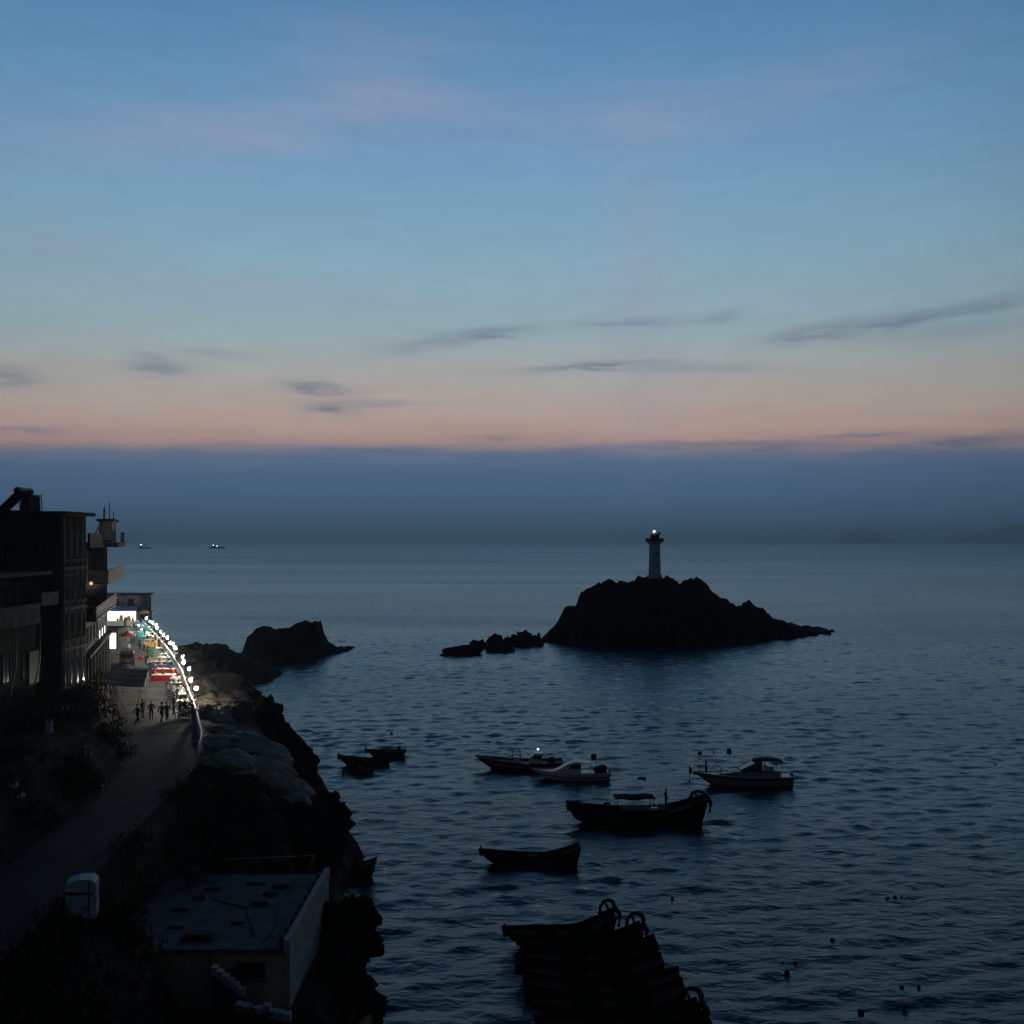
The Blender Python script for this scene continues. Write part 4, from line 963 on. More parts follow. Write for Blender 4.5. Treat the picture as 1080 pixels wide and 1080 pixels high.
mb = MB(); mb.prism_y([(.03, 2.0), (.38, 1.55), (.30, 1.2), (.03, 1.0)], -.012, .012); mb.build('flag', M_dark, o)

# two ships on the horizon
for (px, L, lab, lamps) in [(152, 46, 'distant ship with one bright lamp near the left buildings', [(-10, 15)]), (229, 54, 'distant ship with lit superstructure on the horizon, farther from the buildings', [(-13, 13), (2, 10)])]:
    Yd = 4000; X = (px - 540) * Yd / F
    o = thing('ship', lab, 'ship', (X, Yd, 0)); k = L / 100
    mb = MB(); hs = hull_shell(L, 17 * k, 9 * k, 6 * k, 3 * k, .8, .05, 8, 2, 3, 4, 20, 5, .8, 4); hs.build('hull', M_ship, o)
    mb = MB(); mb.box(-38 * k, -6 * k, 8 * k, -12 * k, 6 * k, 24 * k, 1); mb.box(-30 * k, -5 * k, 24 * k, -16 * k, 5 * k, 29 * k, .5); mb.box(0, -5 * k, 8 * k, 30 * k, 5 * k, 13 * k); mb.build('superstructure', M_ship, o)
    mb = MB(); mb.tube([(10 * k, 0, 8 * k), (10 * k, 0, 42 * k)], 1.0, 6); mb.build('mast', M_ship, o); mb = MB(); mb.tube([(-22 * k, 0, 28 * k), (-22 * k, 0, 44 * k)], .9, 6); mb.build('mast', M_ship, o)
    for (lx, lz) in lamps:
        mb = MB(); mb.ball((lx, -6, lz), 1.9 if len(lamps) == 1 else 1.5, 8, 6); mb.build('lamp', E_ship, o, True)

# ------------------------------------------------------------------ buildings
def window(bld, u0, u1, z0, z1, y, m_frame, m_pane, bars=1, out=-1, axis='x', name='window'):
    """window on a facade; axis 'x': facade runs along local x at depth y (outside is y*out)"""
    fr = MB(); d = .06; t = .08
    def bx(a0, a1, b0, b1, o0, o1, mb):
        if axis == 'x': mb.box(a0, min(y + out * o0, y + out * o1), b0, a1, max(y + out * o0, y + out * o1), b1)
        else: mb.box(min(y + out * o0, y + out * o1), a0, b0, max(y + out * o0, y + out * o1), a1, b1)
    bx(u0, u0 + t, z0, z1, -.05, d, fr); bx(u1 - t, u1, z0, z1, -.05, d, fr); bx(u0 + t, u1 - t, z0, z0 + t, -.05, d, fr); bx(u0 + t, u1 - t, z1 - t, z1, -.05, d, fr)
    for k in range(1, bars + 1):
        c = u0 + (u1 - u0) * k / (bars + 1); bx(c - t / 3, c + t / 3, z0 + t, z1 - t, -.04, d * .8, fr)
    w_ = fr.build(name, m_frame, bld)
    pn = MB(); bx(u0 + t * .9, u1 - t * .9, z0 + t * .9, z1 - t * .9, -.06, .018, pn); pn.build('pane', m_pane, w_)
    sl = MB(); bx(u0 - .1, u1 + .1, z0 - .11, z0 - .005, -.05, .14, sl); sl.build('sill', m_frame, w_)
    return w_

# A: tall grey block with a flat overhanging roof
A_ = thing('apartment_building', 'tall dark block with rows of narrow windows and a flat overhanging roof', 'building', (-37.4, 85, 14.8), PI / 2)
mb = MB(); mb.box(0, 0, -3, 4.9, 20, 15.4); mb.build('wall', M_concd, A_)
mb = MB(); mb.box(-.5, -.6, 15.4, 5.5, 20.5, 15.7); mb.build('roof', M_concd, A_)
for z_ in (4.0, 7.4, 10.8): mb = MB(); mb.box(-.06, -.09, z_, 4.96, 0, z_ + .28); mb.build('string_course', M_conc, A_)
for u in (.06, 1.32, 2.58, 3.84): mb = MB(); mb.box(u - .02, -.07, -2.5, u + .12, -.001, 15.38); mb.build('pilaster', M_conc, A_)
for z_ in (1.0, 4.9, 8.2, 11.7):
    for u in (.42, 1.66, 2.9, 4.08): window(A_, u, u + .62, z_, z_ + 2.3, 0, M_conc, M_glass, 0)
for z_ in (4.9, 8.2, 11.7):
    for u in (1.2, 3.6): window(A_, u, u + 1.2, z_, z_ + 1.5, 0, M_concd, M_glass, 1, -1, 'y')
mb = MB(); mb.tube([(.3, -.14, -2), (.3, -.14, 6), (.15, -.14, 15.2)], .06, 8); mb.build('drainpipe', M_steel, A_)
# solar water heater on A's roof
p = at(18, 541, 84.8)
sw = thing('solar_water_heater', 'solar water heater with a tilted collector and round tank on the tall roof', 'water heater', (p.x - .2, 86.2, 30.5))
mb = MB()
for k in range(9):
    yy = -.9 + k * .225; mb.tube([(-1.75, yy, .12), (-.15, yy, 1.62)], .05, 6)
mb.prism_y([(-1.8, .05), (-1.72, 0), (-.1, 1.5), (-.2, 1.58)], -1.0, 1.0); mb.build('collector', M_glass, sw)
mb = MB(); mb.tube([(0.1, -1.2, 1.72), (.1, 1.2, 1.72)], .30, 14); mb.build('tank', M_dsteel, sw)
mb = MB()
for yy in (-.95, .95):
    mb.tube([(.1, yy, 1.6), (.25, yy, 0)], .04, 6); mb.tube([(1.1, yy, 1.5), (1.2, yy, 0)], .04, 6); mb.tube([(.3, yy, 1.4), (1.1, yy, 1.45)], .04, 6); mb.tube([(.25, yy, .1), (1.15, yy, 1.3)], .03, 6); mb.tube([(-1.7, yy, .08), (.25, yy, .08)], .03, 6)
mb.build('stand', M_dsteel, sw)
mb = MB(); mb.box(.25, -1.0, 0, 1.05, 1.0, 1.35, .05); mb.tube([(.85, -.6, 1.3), (.85, -.6, 1.75)], .16, 10); mb.build('cistern', M_concd, sw)

# C: nearer lower building with balconies
C_ = thing('house', 'dark house with stacked balconies in front of the tall block', 'building', (-38.6, 68, 14.0), PI / 2)
mb = MB(); mb.box(0, 0, -3, 16.8, 16, 11.3); mb.build('wall', M_concd, C_)
mb = MB(); mb.box(-.4, -1.1, 11.3, 15.6, 16.4, 11.6); mb.build('roof', M_conc, C_)
for (u0, u1, zf, zt) in ((1, 13.2, 7.5, 9.1), (13.4, 16.5, 8.8, 9.9)):
    mb = MB(); mb.box(u0, -1.05, zf, u1, -.003, zf + .2); bal = mb.build('balcony', M_conc, C_)
    mb = MB(); mb.box(u0, -1.2, zf + .05, u1, -1.055, zt); mb.box(u0, -1.05, zf + .21, u0 + .14, -.004, zt - .01); mb.box(u1 - .14, -1.05, zf + .21, u1, -.004, zt - .01); mb.build('parapet', M_conc, bal)
for u in (2, 5.2, 8.6, 11.4): 
    mb = MB(); mb.box(u, -.06, 7.72, u + 1.0, .02, 9.9); d_ = mb.build('door', M_curt, C_)
for u in (3.5, 6.8, 10.2): window(C_, u, u + 1.2, 8.4, 10.0, 0, M_concd, M_curt, 1)
for u in (2.5, 6, 9.5, 12.6): window(C_, u, u + 1.2, 3.2, 5.4, 0, M_conc, M_glass, 1)
for u in (9.4, 13.3):
    mb = MB(); mb.tube([(u, -1.12, 7.5), (u, -1.1, 4.5), (u - .15, -.5, 1.2), (u - .6, -.9, -1)], .06, 8); mb.build('drainpipe', M_steel, C_)
mb = MB(); mb.box(13.6, -.14, 2.6, 15.6, -.003, 5.2); mb.build('shutter', M_green, C_)

# B: row building on pillars with balconies facing the sea
dx_, dy_ = -10.4, 33.0; ang = math.atan2(dy_, dx_)
Bd = thing('guesthouse', 'guesthouse on pillars with long balconies, lit windows and a rooftop turret', 'building', (-38.0, 92.0, 15.0), ang)
mb = MB(); mb.box(0, 0.4, 2.4, 27, 10, 12.4); mb.build('wall', M_concd, Bd)
for u in np.arange(.4, 27, 3.7):
    mb = MB(); mb.box(u, .1, -3, u + .35, .39, 2.395); mb.build('pillar', M_concd, Bd)
mb = MB(); mb.box(.2, 2.6, -3, 26.8, 9.8, 2.39); mb.build('basement_wall', M_concd, Bd)
mb = MB(); mb.box(-.1, -.1, 2.4, 27.2, .395, 2.65); mb.build('floor_slab', M_concd, Bd)
# balcony 1 with metal railing (z 20.8)
mb = MB(); mb.box(0, -.65, 5.75, 26.8, .39, 5.95); bal = mb.build('balcony', M_conc, Bd)
mb = MB(); u = .05
while u < 26.7: mb.tube([(u, -.6, 5.95), (u, -.6, 7.0)], .03, 6); u += .95
for z_ in (6.2, 6.5, 6.75, 7.02): mb.tube([(.05, -.6, z_), (26.7, -.6, z_)], .03, 6)
mb.tube([(.05, -.6, 7.02), (.05, .39, 7.02)], .03, 6); mb.build('railing', M_steel, bal)
mb = MB(); mb.box(.1, -.58, 6.0, 26.6, -.565, 6.95); mb.build('railing_panel', M_conc, bal)
# balcony 2 solid parapet (z 24)
mb = MB(); mb.box(4.5, -1.15, 8.95, 27.0, .39, 9.15); bal = mb.build('balcony', M_conc, Bd)
mb = MB(); mb.box(4.5, -1.3, 8.9, 27.0, -1.155, 10.3); mb.box(4.5, -1.15, 9.16, 4.64, .38, 10.28); mb.build('parapet', M_plaster, bal)
# roof terrace slab
mb = MB(); mb.box(-.2, -.1, 12.4, 15, 10.2, 12.62); mb.box(15.002, -1.5, 12.4, 27.6, 10.2, 12.9); rf = mb.build('roof', M_concd, Bd)
mb = MB(); mb.box(-.2, -.1, 12.63, 15, .1, 13.75); mb.build('parapet', M_concd, rf)
mb = MB(); mb.box(15.2, -.9, 12.92, 21.5, .35, 15.1); tu = mb.build('turret', M_plaster, Bd)
mb = MB(); mb.box(14.9, -1.1, 15.1, 23.5, .6, 15.35); mb.build('turret_roof', M_concd, tu)
for (u, v_, zt) in ((16.5, 0, 16.4), (17.6, -.5, 17.2), (20.5, .2, 16.9), (22, -.6, 16.2)):
    mb = MB(); mb.tube([(u, v_, 15.35), (u, v_, zt)], .05, 6)
    if u == 17.6: mb.tube([(u - .6, v_, 16.6), (u + .6, v_, 16.6)], .04, 6); mb.tube([(u - .5, v_, 16.0), (u + .5, v_, 16.0)], .04, 6)
    if u == 20.5: mb.tube([(u - .5, v_, 16.4), (u + .5, v_, 16.4)], .04, 6)
    mb.build('antenna', M_dsteel, Bd)
mb = MB()
for u in np.arange(21.8, 27.5, 1.0): mb.tube([(u, -1.4, 12.9), (u, -1.4, 14.0)], .05, 6)
for z_ in (13.3, 13.6, 14.0): mb.tube([(21.6, -1.4, z_), (27.5, -1.4, z_)], .045, 6)
mb.box(21.6, -1.38, 12.91, 27.5, -1.36, 13.9); mb.build('terrace_railing', M_dsteel, Bd)
mb = MB(); mb.tube([(6, .3, 13.0), (15.1, .1, 15.0)], .12, 6); mb.build('roof_brace', M_dsteel, Bd)
for k, u in enumerate(np.arange(1.2, 26, 2.4)):
    mb = MB(); mb.box(u, .3, 9.3, u + .9, .42, 12.1); d_ = mb.build('curtain', M_curt, Bd)
for u in np.arange(1.0, 25, 2.9): window(Bd, u, u + 1.6, 6.2, 8.5, .4, M_concd, M_glass, 1)
for k, u in enumerate(np.arange(2.2, 25, 3.3)):
    lit = k in (4, 5, 6)
    window(Bd, u, u + 1.5, 2.75 if lit else 3.4, 3.75 if lit else 5.0, .4, M_conc, E_win if lit else M_glass, 1 if not lit else 0)
mb = MB(); mb.ball((3.2, .1, 9.1), .16, 8, 6); mb.build('lamp', E_warm, Bd, True)
for u in (4.4, 9.5, 17, 25):
    mb = MB(); mb.ball((u, -.5, 5.66), .06, 8, 6); mb.build('balcony_lamp', E_win, bal, True)

# D: long plain building closing the street, and the lit shop before it
p0 = at(117, 629, 207); 
D_ = thing('warehouse', 'pale flat-roofed building closing the far end of the lit street', 'building', (-81.0, 203.5, 12.0), 0)
mb = MB(); mb.box(-7, 0, -2, 7.2, 6, 5.2); mb.build('wall', M_plaster, D_)
mb = MB(); mb.box(-7.4, -.4, 5.2, 7.6, 6.4, 5.5); mb.build('roof', M_concd, D_)
for u in (-5.0, -1.8, 1.6, 4.6): window(D_, u, u + 1.3, 3.2, 4.6, 0, M_conc, M_glass, 1)
Sh = thing('shop', 'brightly lit open shop with a blue fascia at the end of the street', 'shop', (-74.6, 195.5, 12.0), 0)
mb = MB(); mb.box(-3.3, .8, 0, 2.9, 4.0, 3.1); mb.build('wall', M_plaster, Sh)
mb = MB(); mb.box(-2.9, .74, .7, 2.5, .79, 2.6); mb.build('lit_interior', E_shop, Sh)
mb = MB(); mb.box(-3.6, -.9, 2.75, 3.4, .78, 3.6); mb.build('fascia', M_blue, Sh)
mb = MB(); mb.box(-3.4, -1.0, 0, 3.2, .7, .85, .05); mb.build('counter', M_cloth, Sh)
for (u, v_, w_, h_, m_) in ((-.2, .3, .7, 1.9, M_orange), (.6, .35, .6, 1.5, M_curt), (1.3, .3, .7, 1.75, M_orange), (-.9, .35, .4, 1.3, M_brown), (2.0, .4, .4, 1.35, M_curt)):
    mb = MB(); mb.box(u - w_ / 2, v_, .86, u + w_ / 2, v_ + .3, h_, .05); mb.build('goods', m_, Sh)
mb = MB(); mb.ball((-2.2, -1.0, 3.75), .32, 10, 8); mb.build('flood_lamp', E_spot, Sh, True)
for u in (-3.3, 3.1): mb = MB(); mb.tube([(u, -.8, 0), (u, -.8, 2.75)], .06, 8); mb.build('post', M_steel, Sh)
# blue side booth right of the shop
bo = thing('booth', 'narrow blue booth beside the lit shop', 'booth', (-69.9, 194.5, 12.0), 0)
mb = MB(); mb.box(-.9, 0, 0, .9, 1.8, 2.5); mb.build('wall', M_blue, bo); mb = MB(); mb.box(-1.1, -.3, 2.5, 1.1, 2.0, 2.65); mb.build('roof', M_navy, bo); mb = MB(); mb.box(-.6, -.02, 1.0, .6, 0.01, 2.0); mb.build('hatch', M_glass, bo)
# F: lit doorway kiosk on the left of the street
p = gp(124, 691, 12)
Fk = thing('kiosk', 'small kiosk with a glowing doorway on the left side of the street', 'kiosk', (-59.3, 150.5, 12.0), .0)
mb = MB(); mb.box(-3.4, .25, 0, 1.3, 4, 3.0); mb.build('wall', M_concd, Fk); mb = MB(); mb.box(-3.6, -.3, 3.0, 1.6, 4.2, 3.2); mb.build('roof', M_concd, Fk)
mb = MB(); mb.box(.0, .2, .2, 1.0, .249, 2.5); mb.build('lit_doorway', E_shop, Fk)

# house with flat roof in the foreground
hs = thing('flat_roofed_house', 'yellow-walled house with a flat grey roof and notched parapet by the water', 'house', (-18.9, 47.8, 6.0), 0)
mb = MB(); mb.box(0, 0, -.3, 8.3, 10, 2.85); mb.build('wall', M_yellow, hs)
mb = MB(); mb.box(8.3, -.05, -3.0, 8.55, 10.05, 2.95); mb.build('side_wall', M_pstep, hs)
mb = MB(); mb.box(-.3, -.35, 2.86, 8.25, 10.3, 3.1); rf = mb.build('roof', M_conc, hs)
for k in range(9): mb = MB(); mb.box(8.0, .15 + k * 1.12, 3.1, 8.28, .72 + k * 1.12, 3.42); mb.build('merlon', M_concd, hs)
mb = MB(); mb.box(8.29, -.3, 2.96, 8.58, 10.3, 3.5); mb.build('parapet', M_pstep, hs)
for (u, v_, a, b) in ((2.2, 7.6, .9, .25), (2.0, 6.2, .7, .2), (1.5, 4.6, .8, .22), (5.8, 8.0, .9, .35), (5.6, 6.8, .8, .3), (5.3, 5.4, .9, .25), (4.2, 8.6, 1.1, .2), (5.0, 2.8, .7, .2), (2.0, 2.2, .8, .2)):
    mb = MB(); mb.box(u, v_, 3.101, u + a, v_ + b, 3.16 + .1 * random.random(), .03); mb.build('roof_block', M_concd, rf)
mb = MB(); mb.box(5.6, -.07, .0, 6.4, 0.02, 2.05); mb.build('door', M_wood2, hs)
window(hs, 6.0, 7.4, 1.55, 2.4, 0, M_conc, M_navy, 1)
mb = MB(); mb.tube([(4.9, -.08, -.2), (4.9, -.08, 2.8)], .07, 8); mb.build('drainpipe', M_orange, hs)
for (pts_q, rr_q) in (([(.4, 9.6, 3.13), (2.4, 8.9, 3.13), (3.1, 6.2, 3.13), (5.2, 5.0, 3.13), (6.6, 1.2, 3.13)], .03), ([(6.9, 9.5, 3.14), (6.7, 6.0, 3.14), (7.3, 3.0, 3.14), (7.2, .4, 3.14)], .035)):
    mb = MB(); mb.tube(pts_q, rr_q, 6); mb.build('cable', M_rubber, rf)
mb = MB(); mb.lathe([(.42, 0), (.42, .75), (.3, .85)], 14, (1.3, 8.7, 3.1)); mb.build('water_tank', M_concd, rf)
mb = MB(); mb.box(3.2, .6, 3.101, 4.6, 1.3, 3.24, .02); mb.box(3.4, .7, 3.241, 4.5, 1.2, 3.34, .03); mb.build('plank_pile', M_wood2, rf)
mb = MB(); mb.tube([(7.2, 9.9, 3.1), (7.7, 9.9, 4.3)], .035, 6); mb.tube([(7.5, 9.9, 3.1), (7.75, 9.9, 4.35)], .03, 6); mb.tube([(7.7, 9.9, 4.3), (2.5, 10.0, 4.05)], .02, 6); mb.build('leaning_pole', M_steel, hs)

# stair with stepped side wall before the house, and a second wall
st = thing('stepped_wall', 'pale stepped wall climbing across the front of the flat-roofed house', 'wall', (0, 0, 0))
for nm, x0_, dx_s, z0_, dz_s, n_, y_ in (('upper_flight', -13.4, .24, 9.0, -.19, 6, 45.6), ('lower_flight', -12.0, .30, 7.95, -.06, 8, 44.3)):
    mb = MB(); cp = MB()
    for k in range(n_):
        x_ = x0_ + k * dx_s; z_ = z0_ + k * dz_s + (.18 if k == 4 and n_ == 8 else 0)
        mb.box(x_, y_ + .03, 4.8, x_ + dx_s, y_ + .37, z_ - .34); cp.box(x_, y_, z_ - .338, x_ + dx_s, y_ + .4, z_)
    fl = mb.build(nm, M_concd, st); cp.build('coping', M_pstep, fl)
ts = thing('staircase', 'concrete steps with pale side walls running down to the water beside the house', 'stairs', (0, 0, 0))
mb = MB()
for k in range(16):
    y_ = 44.5 + k * .85; z_ = 5.2 - k * .26; mb.box(-9.0 + k * .03, y_, z_ - 1.6, -8.0 + k * .03, y_ + .85, z_)
mb.build('steps', M_concd, ts)
for y0_, y1_ in ((44.5, 47.6), (50, 56)):
    mb = MB(); z0_ = 5.2 - (y0_ - 44.5) * .306 + .75; z1_ = 5.2 - (y1_ - 44.5) * .306 + .75
    xa = -7.95 + (y0_ - 44.5) * .035; xb = -7.95 + (y1_ - 44.5) * .035
    mb.v += [(xa, y0_, z0_ - 2.5), (xa + .22, y0_, z0_ - 2.5), (xa + .22, y0_, z0_), (xa, y0_, z0_), (xb, y1_, z1_ - 2.5), (xb + .22, y1_, z1_ - 2.5), (xb + .22, y1_, z1_), (xb, y1_, z1_)]
    mb.f += [(0, 1, 2, 3), (4, 7, 6, 5), (0, 4, 5, 1), (1, 5, 6, 2), (2, 6, 7, 3), (3, 7, 4, 0)]; mb.build('side_wall', M_plaster, ts)
lw = thing('low_wall', 'low pale wall at the bottom edge below the flat-roofed house', 'wall', (0, 0, 0))
mb = MB(); mb.box(-9.9, 41.6, 3.5, -8.1, 41.9, 5.9); mb.box(-9.9, 41.9, 3.5, -9.6, 43.2, 5.85); mb.build('wall', M_yellow, lw); mb = MB(); mb.box(-9.95, 41.55, 5.9, -8.05, 41.95, 5.98); mb.build('coping', M_conc, lw)

# white box with raised lid beside the road
x, y = gp(87, 965, 12)
ub = thing('storage_box', 'white roadside box with a rounded top and its lid ajar', 'box', (x, y, 12.0), .25)
mb = MB(); mb.box(-.62, -.45, 0, .62, .45, 1.0, .02); mb.build('body', M_boxw, ub)
mb = MB(); loft_cabin(mb, [[(.62, y_, 1.06), (.60, y_, 1.45), (.42, y_, 1.62), (-.1, y_, 1.66), (-.58, y_, 1.52), (-.64, y_, 1.2)] for y_ in (-.47, .47)]); mb.build('lid', M_boxw, ub)
mb = MB(); mb.box(-.56, -.40, .98, .5, .40, 1.08); mb.build('gasket', M_rubber, ub)
mb = MB(); mb.box(.3, -.49, 0.05, .34, -.455, 1.55); mb.build('hinge_strip', M_rubber, ub)

# thin handrail on the headland beyond the house
hr_ = thing('handrail', 'thin handrail with two white posts on the dark headland behind the house', 'railing', (0, 0, 0))
a = at(311, 878, 85); b = at(329, 880, 83); 
for q in (a, b):
    zt = float(terrain(np.array([q.x]), np.array([q.y]))[0])
    mb = MB(); mb.tube([(q.x, q.y, zt - .3), (q.x, q.y, max(zt + .9, q.z))], .06, 8); mb.build('post', M_white, hr_)
mb = MB(); mb.tube([(a.x, a.y, a.z + .0), (b.x, b.y, b.z)], .03, 6); mb.build('rail', M_steel, hr_)

# ------------------------------------------------------------------ seafront railing and lamps
rl = thing('seafront_railing', 'long white railing curving along the seaward edge of the lit street', 'railing', (0, 0, 0))
ys = [73.5 + i * 1.5 for i in range(84)]; rpts = [(float(r_of(y_)) + .16, y_) for y_ in ys if y_ < 196]
mb = MB()
mb.tube([(x_, y_, RZ + 1.16) for x_, y_ in rpts], .09, 6); rail_top = mb.build('top_rail', M_white, rl, True)
for zz in (.45, .8): mb = MB(); mb.tube([(x_, y_, RZ + zz) for x_, y_ in rpts], .03, 6); mb.build('lower_rail', M_white, rl, True)
for x_, y_ in rpts[::1]:
    mb = MB(); mb.tube([(x_, y_, RZ + .14), (x_, y_, RZ + 1.08)], .035, 6); mb.build('post', M_white, rl)
x_, y_ = rpts[11]; mb = MB(); mb.box(x_ - .2, y_ - .2, RZ + .14, x_ + .2, y_ + .2, RZ + 1.3, .03); mb.build('end_pillar', M_plaster, rl)

lamps = [(206, 725.6), (199.4, 715.6), (195.5, 705.6), (192.7, 698), (189.8, 693), (182, 683.7), (178.2, 680), (176, 677), (170.8, 669.6), (167.5, 666), (162.6, 659.3), (160, 657), (157.4, 654.8), (151.5, 651.4), (165, 661.8), (173.4, 673)]
ll = ['lit globe lamp at the near dark end of the railing', 'second lit globe lamp from the near end of the railing', 'lit globe lamp, lowest of the three closely set before the dark rock', 'lit globe lamp, middle of the three closely set before the dark rock', 'lit globe lamp, highest of the three closely set before the dark rock',
      'lit globe lamp level with the green crates, alone between two groups of lamps', 'lit globe lamp, lower of the pair beyond the dark rock', 'lit globe lamp, upper of the pair beyond the dark rock', 'lit globe lamp, lower of the pair by the orange tables', 'lit globe lamp, upper of the pair by the orange tables',
      'lit globe lamp at the lower end of the brightest far cluster', 'lit globe lamp in the brightest far cluster, second from its lower end', 'lit globe lamp in the brightest far cluster, next to the farthest', 'farthest lit globe lamp of the railing, beside the blue booth',
      'lit globe lamp just below the brightest far cluster', 'lit globe lamp between the orange-table pair and the pair beyond the dark rock']
proto = None
for i, (px, py) in enumerate(lamps):
    Yd = 13.85 * F / (py - HY); rx = float(r_of(Yd)) + .55; px_x = (px - 540) * Yd / F
    xx = max(rx, px_x)
    if proto is None:
        proto = thing('street_lamp', ll[0], 'lamp', (xx, Yd, RZ), 0, 'globe lamps along the railing')
        mb = MB(); mb.tube([(0, 0, -2.5), (0, 0, 1.9)], [.06, .045], 8); mb.build('post', M_steel, proto)
        mb = MB(); mb.lathe([(.05, 1.85), (.12, 1.9), (.12, 1.97)], 10); mb.build('collar', M_dsteel, proto)
        mb = MB(); mb.ball((0, 0, 2.12), .165, 10, 6); mb.build('globe', E_bulb, proto, True)
        mb = MB(); n_ = 11                                    # half-round hood added seaward to keep lamp light off the sea rocks
        for rr_ in (.25, .27):
            for zz in (1.90, 2.02, 2.14, 2.26, 2.36):
                for q in range(n_):
                    a = math.radians(-78 + 156 * q / (n_ - 1)) + .3; k = rr_ * (1 - max(0, zz - 2.14) * 1.2); mb.v.append((k * math.cos(a), k * math.sin(a), zz))
        for sh in (0, 5 * n_):
            for i_ in range(4):
                for q in range(n_ - 1): mb.f.append((sh + i_ * n_ + q, sh + i_ * n_ + q + 1, sh + (i_ + 1) * n_ + q + 1, sh + (i_ + 1) * n_ + q))
        shade = mb.build('added_hood', M_dsteel, proto)
    else: dup(proto, (xx, Yd + random.uniform(-.6, .6), RZ + random.uniform(-.12, .12)), random.uniform(-.15, .25), ll[i], None, (random.uniform(.75, 1.1),) * 2 + (1.0,))

bpy.data.objects.remove(shade)     # end lamp goes without the added hood so the boulders stay lit
# ------------------------------------------------------------------ street market
def table(px, py, wd, label, m_top=M_cloth, skirt=None, group=None, dp=1.0, cat='table'):
    x, y = gp(px, py, RZ + .78); o = thing('table', label, cat, (x, y, RZ), 0, group)
    mb = MB(); mb.box(-wd / 2, -dp / 2, .72, wd / 2, dp / 2, .78); mb.build('tabletop', m_top, o)
    for q in range(3):
        u = -wd / 2 + wd * (q + .5) / 3 + random.uniform(-.08, .08); mb = MB(); h_ = random.uniform(.08, .3); mb.box(u - .16, -.2, .781, u + .16, .18, .78 + h_, .03); mb.build('food_tray', random.choice([M_orange, M_curt, M_green, M_gel, M_red, M_cloth]), o)
    if skirt:
        mb = MB(); mb.box(-wd / 2 - .02, -dp / 2 - .02, .03, wd / 2 + .02, dp / 2 + .02, .718, 0); mb.build('skirt', skirt, o)
    else:
        for sx_ in (-1, 1):
            for sy_ in (-1, 1): mb = MB(); mb.tube([(sx_ * (wd / 2 - .12), sy_ * (dp / 2 - .12), 0), (sx_ * (wd / 2 - .12), sy_ * (dp / 2 - .12), .72)], .03, 6); mb.build('leg', M_steel, o)
    return o
wt = [(199, 747.5, 1.5, 'white-topped table nearest the dark end of the railing'), (195.5, 738.5, 1.7, 'white-topped table second from the dark end of the railing'), (193.5, 731, 1.7, 'white-topped table third from the dark end, beside the last lamps'),
      (190.5, 725, 1.7, 'white-topped table fourth from the dark end of the railing'), (188.5, 719, 1.6, 'white-topped table just in front of the red-skirted stall'), (188, 714.5, 1.6, 'white-topped table right of the red-skirted stall'),
      (178, 689, 2.2, 'white-topped table by the railing behind the blue-skirted stall'), (176, 692.8, 2.2, 'white-topped table between the blue-skirted stall and the rail'), (170, 683, 2.0, 'white-topped table before the orange tables')]
for t_ in wt: table(t_[0], t_[1], t_[2], t_[3], group='white tables along the railing')
table(173, 711, 2.5, 'wide stall table with a red skirt, nearest of the coloured stalls', M_cloth, M_red, None, 1.2, 'stall'); table(172.5, 704.8, 2.5, 'stall table with a white top right behind the red-skirted one', M_cloth, M_red, None, .9, 'stall')
table(170, 701, 2.6, 'stall table with a blue skirt behind the red-skirted stalls', M_blue, M_blue, None, .9, 'stall'); table(169, 697.3, 2.6, 'white-topped stall table with a blue skirt, farthest of the coloured stalls', M_cloth, M_blue, None, .8, 'stall')
for i, (px, py, lab) in enumerate([(160, 668.5, 'orange table nearest the far lamps'), (163, 672, 'orange table in the middle of the orange group'), (166, 676, 'orange table at the near end of the orange group'), (157, 671, 'orange table on the street side of the orange group'), (161, 677, 'orange table on the street side, nearest the viewer')]):
    table(px, py, 1.8, lab, M_orange, M_orange, 'orange tables', .9)
# food trays on the white tables
# teal-covered stalls
for (px, py, wd, lab) in [(147, 676.5, 2.4, 'teal-tarped stall in the middle of the bright street'), (152.5, 680.5, 2.2, 'teal-tarped stall nearer and right of the other one'), (144, 671.5, 2.2, 'smaller teal stall in front of the lit shop')]:
    x, y = gp(px, py, RZ); o = thing('market_stall', lab, 'stall', (x, y, RZ), 0)
    mb = MB(); mb.box(-wd / 2, -.6, .05, wd / 2, .6, .85, .02); mb.build('counter', M_teal, o)
    mb = MB(); mb.ball((.5, -.3, 1.95), .09, 8, 6); mb.build('added_bulb', E_stall, o, True)  # added under each tarp to brighten the far end of the street
    mb = MB(); loft_cabin(mb, [[(-wd / 2 - .2, -1, 2.05), (0, -1, 2.4), (wd / 2 + .2, -1, 2.05), (0, -1, 2.34)], [(-wd / 2 - .2, 1, 2.05), (0, 1, 2.4), (wd / 2 + .2, 1, 2.05), (0, 1, 2.34)]]); mb.build('tarp', M_teal, o)
    for sx_ in (-1, 1):
        for sy_ in (-1, 1): mb = MB(); mb.tube([(sx_ * wd / 2, sy_ * .9, 0), (sx_ * wd / 2, sy_ * .9, 2.1)], .03, 6); mb.build('post', M_steel, o)
